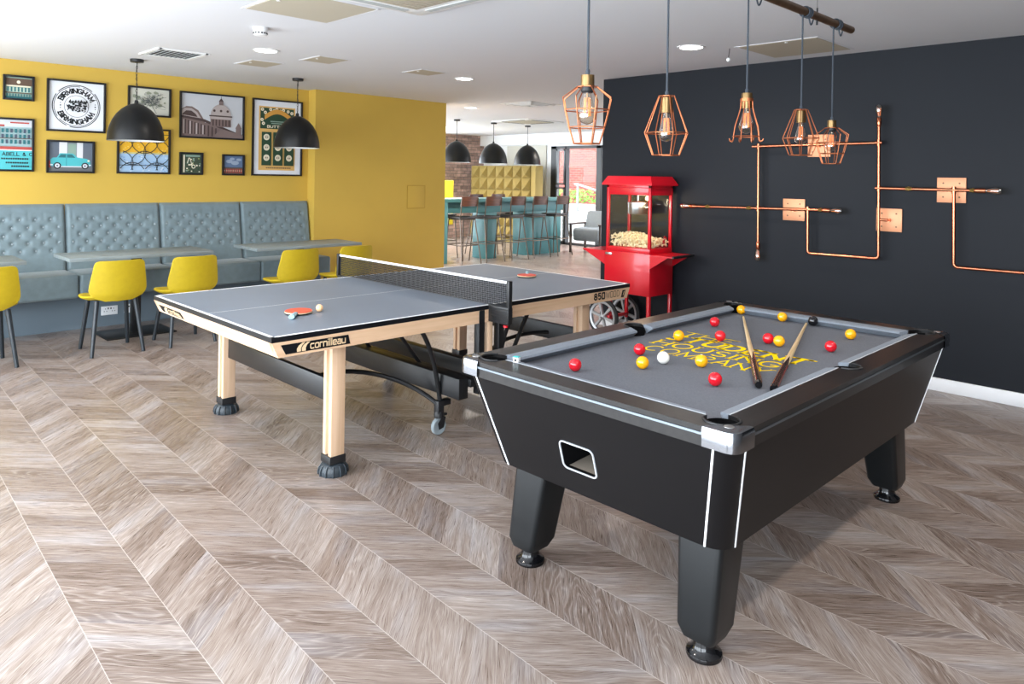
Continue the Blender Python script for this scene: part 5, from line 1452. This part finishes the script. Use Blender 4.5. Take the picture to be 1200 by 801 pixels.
# ------------------------------------------------------------------ bar end of the room
BA = thing('bar_counter', 'long teal bar counter with waterfall ends', 'bar counter', (8.05, 6.9, 0)); bo = V(8.05, 6.9, 0)
def bbx(g, x0, x1, y0, y1, z0, z1, bev=.004): g.bb(x0-bo.x, x1-bo.x, y0-bo.y, y1-bo.y, z0, z1, 0, bev)
g = G(); bbx(g, 6.40, 9.66, 6.58, 7.22, 1.055, 1.115); g.make('counter_top', M['teal'], BA)
g = G(); bbx(g, 6.40, 6.50, 6.58, 7.22, 0, 1.056); g.make('end_panel', M['teal'], BA)
g = G(); bbx(g, 6.50, 9.64, 6.70, 7.10, .86, 1.056); g.make('apron', M['teal'], BA)
for x0, x1 in ((7.52, 7.80), (8.58, 9.60)):
    g = G(); bbx(g, x0, x1, 6.72, 7.08, 0, .865); g.make('pedestal', M['teal'], BA)
def stool():
    t = thing('bar_stool', 'x', 'bar stool', (0, 0, 0), 0, 'walnut backed bar stools at the teal bar')
    g = G(); g.bb(-.19, .19, -.16, .20, .785, .815, bev=.008); g.make('seat', M['stool_seat'], t)
    def bf(u, v, o): 
        q = 2*u-1; return V(q*.185, -.185-.035*v+.035*q*q+o, 1.0+.165*v)
    g = G(); g.loft([[bf(i/12, v, 0) for i in range(13)] + [bf(i/12, v, -.014) for i in range(13)][::-1] for v in (0, .15, .5, .85, 1)], 0, True); g.make('backrest', M['stool_wood'], t, 40)
    for s in (-1, 1):
        g = G(); g.tube([(s*.175, -.13, .79), (s*.185, -.165, .86), (s*.185, -.195, 1.14)], .0095, 8); g.make('back_upright', M['stool_metal'], t)
        g = G(); g.tube([(s*.165, -.13, .79), (s*.22, -.26, 0)], .0105, 8); g.make('leg', M['stool_metal'], t)
        g = G(); g.tube([(s*.165, .17, .79), (s*.21, .22, 0)], .0105, 8); g.make('leg', M['stool_metal'], t)
    g = G(); k = .36; zf = .33
    pts = [(-.2, -.207, zf), (.2, -.207, zf), (.19, .20, zf), (-.19, .20, zf)]
    for a, b in zip(pts, pts[1:]+pts[:1]): g.cyl(a, b, .009, n=8)
    g.make('footrest', M['stool_metal'], t)
    g = G()
    for a, b in (((-.17, -.14, .77), (.17, -.14, .77)), ((-.17, .17, .77), (.17, .17, .77)), ((-.17, -.14, .77), (-.17, .17, .77)), ((.17, -.14, .77), (.17, .17, .77))): g.cyl(a, b, .009, n=8)
    g.make('seat_frame', M['stool_metal'], t)
    return t
sl = ['bar stool nearest the yellow wall, on the near side of the teal bar', 'second bar stool from the yellow wall, near side of the bar', 'middle bar stool on the near side of the bar',
      'fourth bar stool from the yellow wall, near side of the bar', 'bar stool nearest the window, near side of the bar']
s0 = stool()
for i, x in enumerate((6.73, 7.30, 7.915, 8.52, 9.15)):
    if i == 0: s0.location = (x, 6.46, 0); s0['label'] = sl[0]
    else: dup(s0, (x, 6.46, 0), random.uniform(-.04, .04), sl[i])
for x, l in ((7.02, 'bar stool on the far side of the bar, nearest the brick wall'), (8.05, 'bar stool on the far side of the bar behind the middle stool'), (8.65, 'bar stool on the far side of the bar nearest the window')):
    dup(s0, (x, 7.38, 0), PI+random.uniform(-.06, .06), l)
# mustard pyramid-tiled booth screen
SX, SY0, SY1, SZ = 10.2, 8.02, 10.15, 1.775
t = thing('booth_screen', 'mustard acoustic booth screen of pyramid tiles behind the bar', 'screen', (SX, (SY0+SY1)/2, 0))
g = G(); g.bb(0, .25, -(SY1-SY0)/2, (SY1-SY0)/2, 0, SZ, bev=.01); g.make('screen_panel', M['mustard_side'], t)
g = G(); n = 7; th = .30; tw_ = (SY1-SY0-.14)/n
for j in range(6):
    for k in range(n):
        y0 = (SY1-SY0)/2 - (k+1)*tw_; y1 = y0+tw_-.008; z1 = SZ-.01-j*th*.93; z0 = max(z1-th*.93+.008, .01)
        if z1 < .05: continue
        ap = V(-.11, y0+(y1-y0)*.30, z0+(z1-z0)*.30)
        c = [V(-.02, y0, z0), V(-.02, y1, z0), V(-.02, y1, z1), V(-.02, y0, z1)]; bk = [V(0, q.y, q.z) for q in c]
        for a in range(4): g.poly([c[a], c[(a+1) % 4], ap]); g.poly([c[a], c[(a+1) % 4], bk[(a+1) % 4], bk[a]])
g.make('pyramid_tiles', M['mustard_foam'], t)
# lime bench glimpsed past the yellow wall
t = thing('lime_bench', 'lime yellow bench back showing past the edge of the yellow wall', 'bench', (8.35, 9.2, 0))
g = G(); g.bb(-.9, .43, -.06, .06, .45, 1.42, bev=.02); g.make('backrest', M['lime'], t)
g = G(); g.bb(-.9, -.15, -.6, -.06, .38, .48, bev=.02); g.make('seat', M['lime'], t)
for x in (-.8, -.25):
    g = G(); g.bb(x, x+.05, -.5, .05, 0, .46); g.make('leg', M['black_metal'], t)
# armchair by the window
t = thing('armchair', 'grey armchair with dark wooden legs by the tall window', 'armchair', (10.15, 6.32, 0), math.radians(10))
g = G(); g.bb(-.32, .30, -.30, .30, .24, .50, bev=.05, seg=3); g.make('seat', M['armchair'], t, 60)
g = G(); g.loft([[V(.20, -.31, .44), V(.32, -.31, .44), V(.32, .31, .44), V(.20, .31, .44)], [V(.30, -.30, .80), V(.42, -.30, .80), V(.42, .30, .80), V(.30, .30, .80)], [V(.33, -.27, .83), V(.40, -.27, .83), V(.40, .27, .83), V(.33, .27, .83)]], 0, False); g.make('backrest', M['armchair'], t)
for s in (-1, 1):
    g = G(); g.bb(-.34, -.30, s*.34-.022, s*.34+.022, 0, .58, bev=.006); g.make('leg', M['dark_wood'], t)
    g = G(); g.bb(.26, .30, s*.34-.022, s*.34+.022, 0, .58, bev=.006); g.make('leg', M['dark_wood'], t)
    g = G(); g.bb(-.36, .34, s*.34-.03, s*.34+.03, .565, .595, bev=.008); g.make('armrest', M['dark_wood'], t)

# ------------------------------------------------------------------ light
wd = bpy.data.worlds.new('daylight'); SC.world = wd; wd.use_nodes = True
bg = wd.node_tree.nodes['Background']; bg.inputs[0].default_value = (.84, .92, 1.0, 1); bg.inputs[1].default_value = 7.7
def portal(name, loc, rot, sx, sy):
    ld = bpy.data.lights.new(name, 'AREA'); ld.shape = 'RECTANGLE'; ld.size = sx; ld.size_y = sy
    ld.cycles.is_portal = True
    lo = bpy.data.objects.new(name, ld); COL.objects.link(lo); lo.location = loc; lo.rotation_euler = rot
for a, b in wins: portal('window_portal', (XL-.19, (a+b)/2, 1.27), (0, -PI/2, 0), 2.38, b-a)
portal('window_portal', (7.05, YB+.16, 1.26), (-PI/2, 0, 0), 4.5, 2.3)
portal('window_portal', (XF+.15, 4.75, 1.15), (0, PI/2, 0), 2.2, 7.1)

vs = SC.view_settings
SC.display_settings.display_device = 'sRGB'
vs.view_transform = 'Standard'; vs.look = 'None'; vs.gamma = 1; vs.exposure = 0.78; vs.use_curve_mapping = False
SC.cycles.max_bounces = 8; SC.cycles.diffuse_bounces = 5; SC.cycles.transparent_max_bounces = 24
SC.cycles.caustics_reflective = False; SC.cycles.caustics_refractive = False; SC.cycles.sample_clamp_indirect = 6
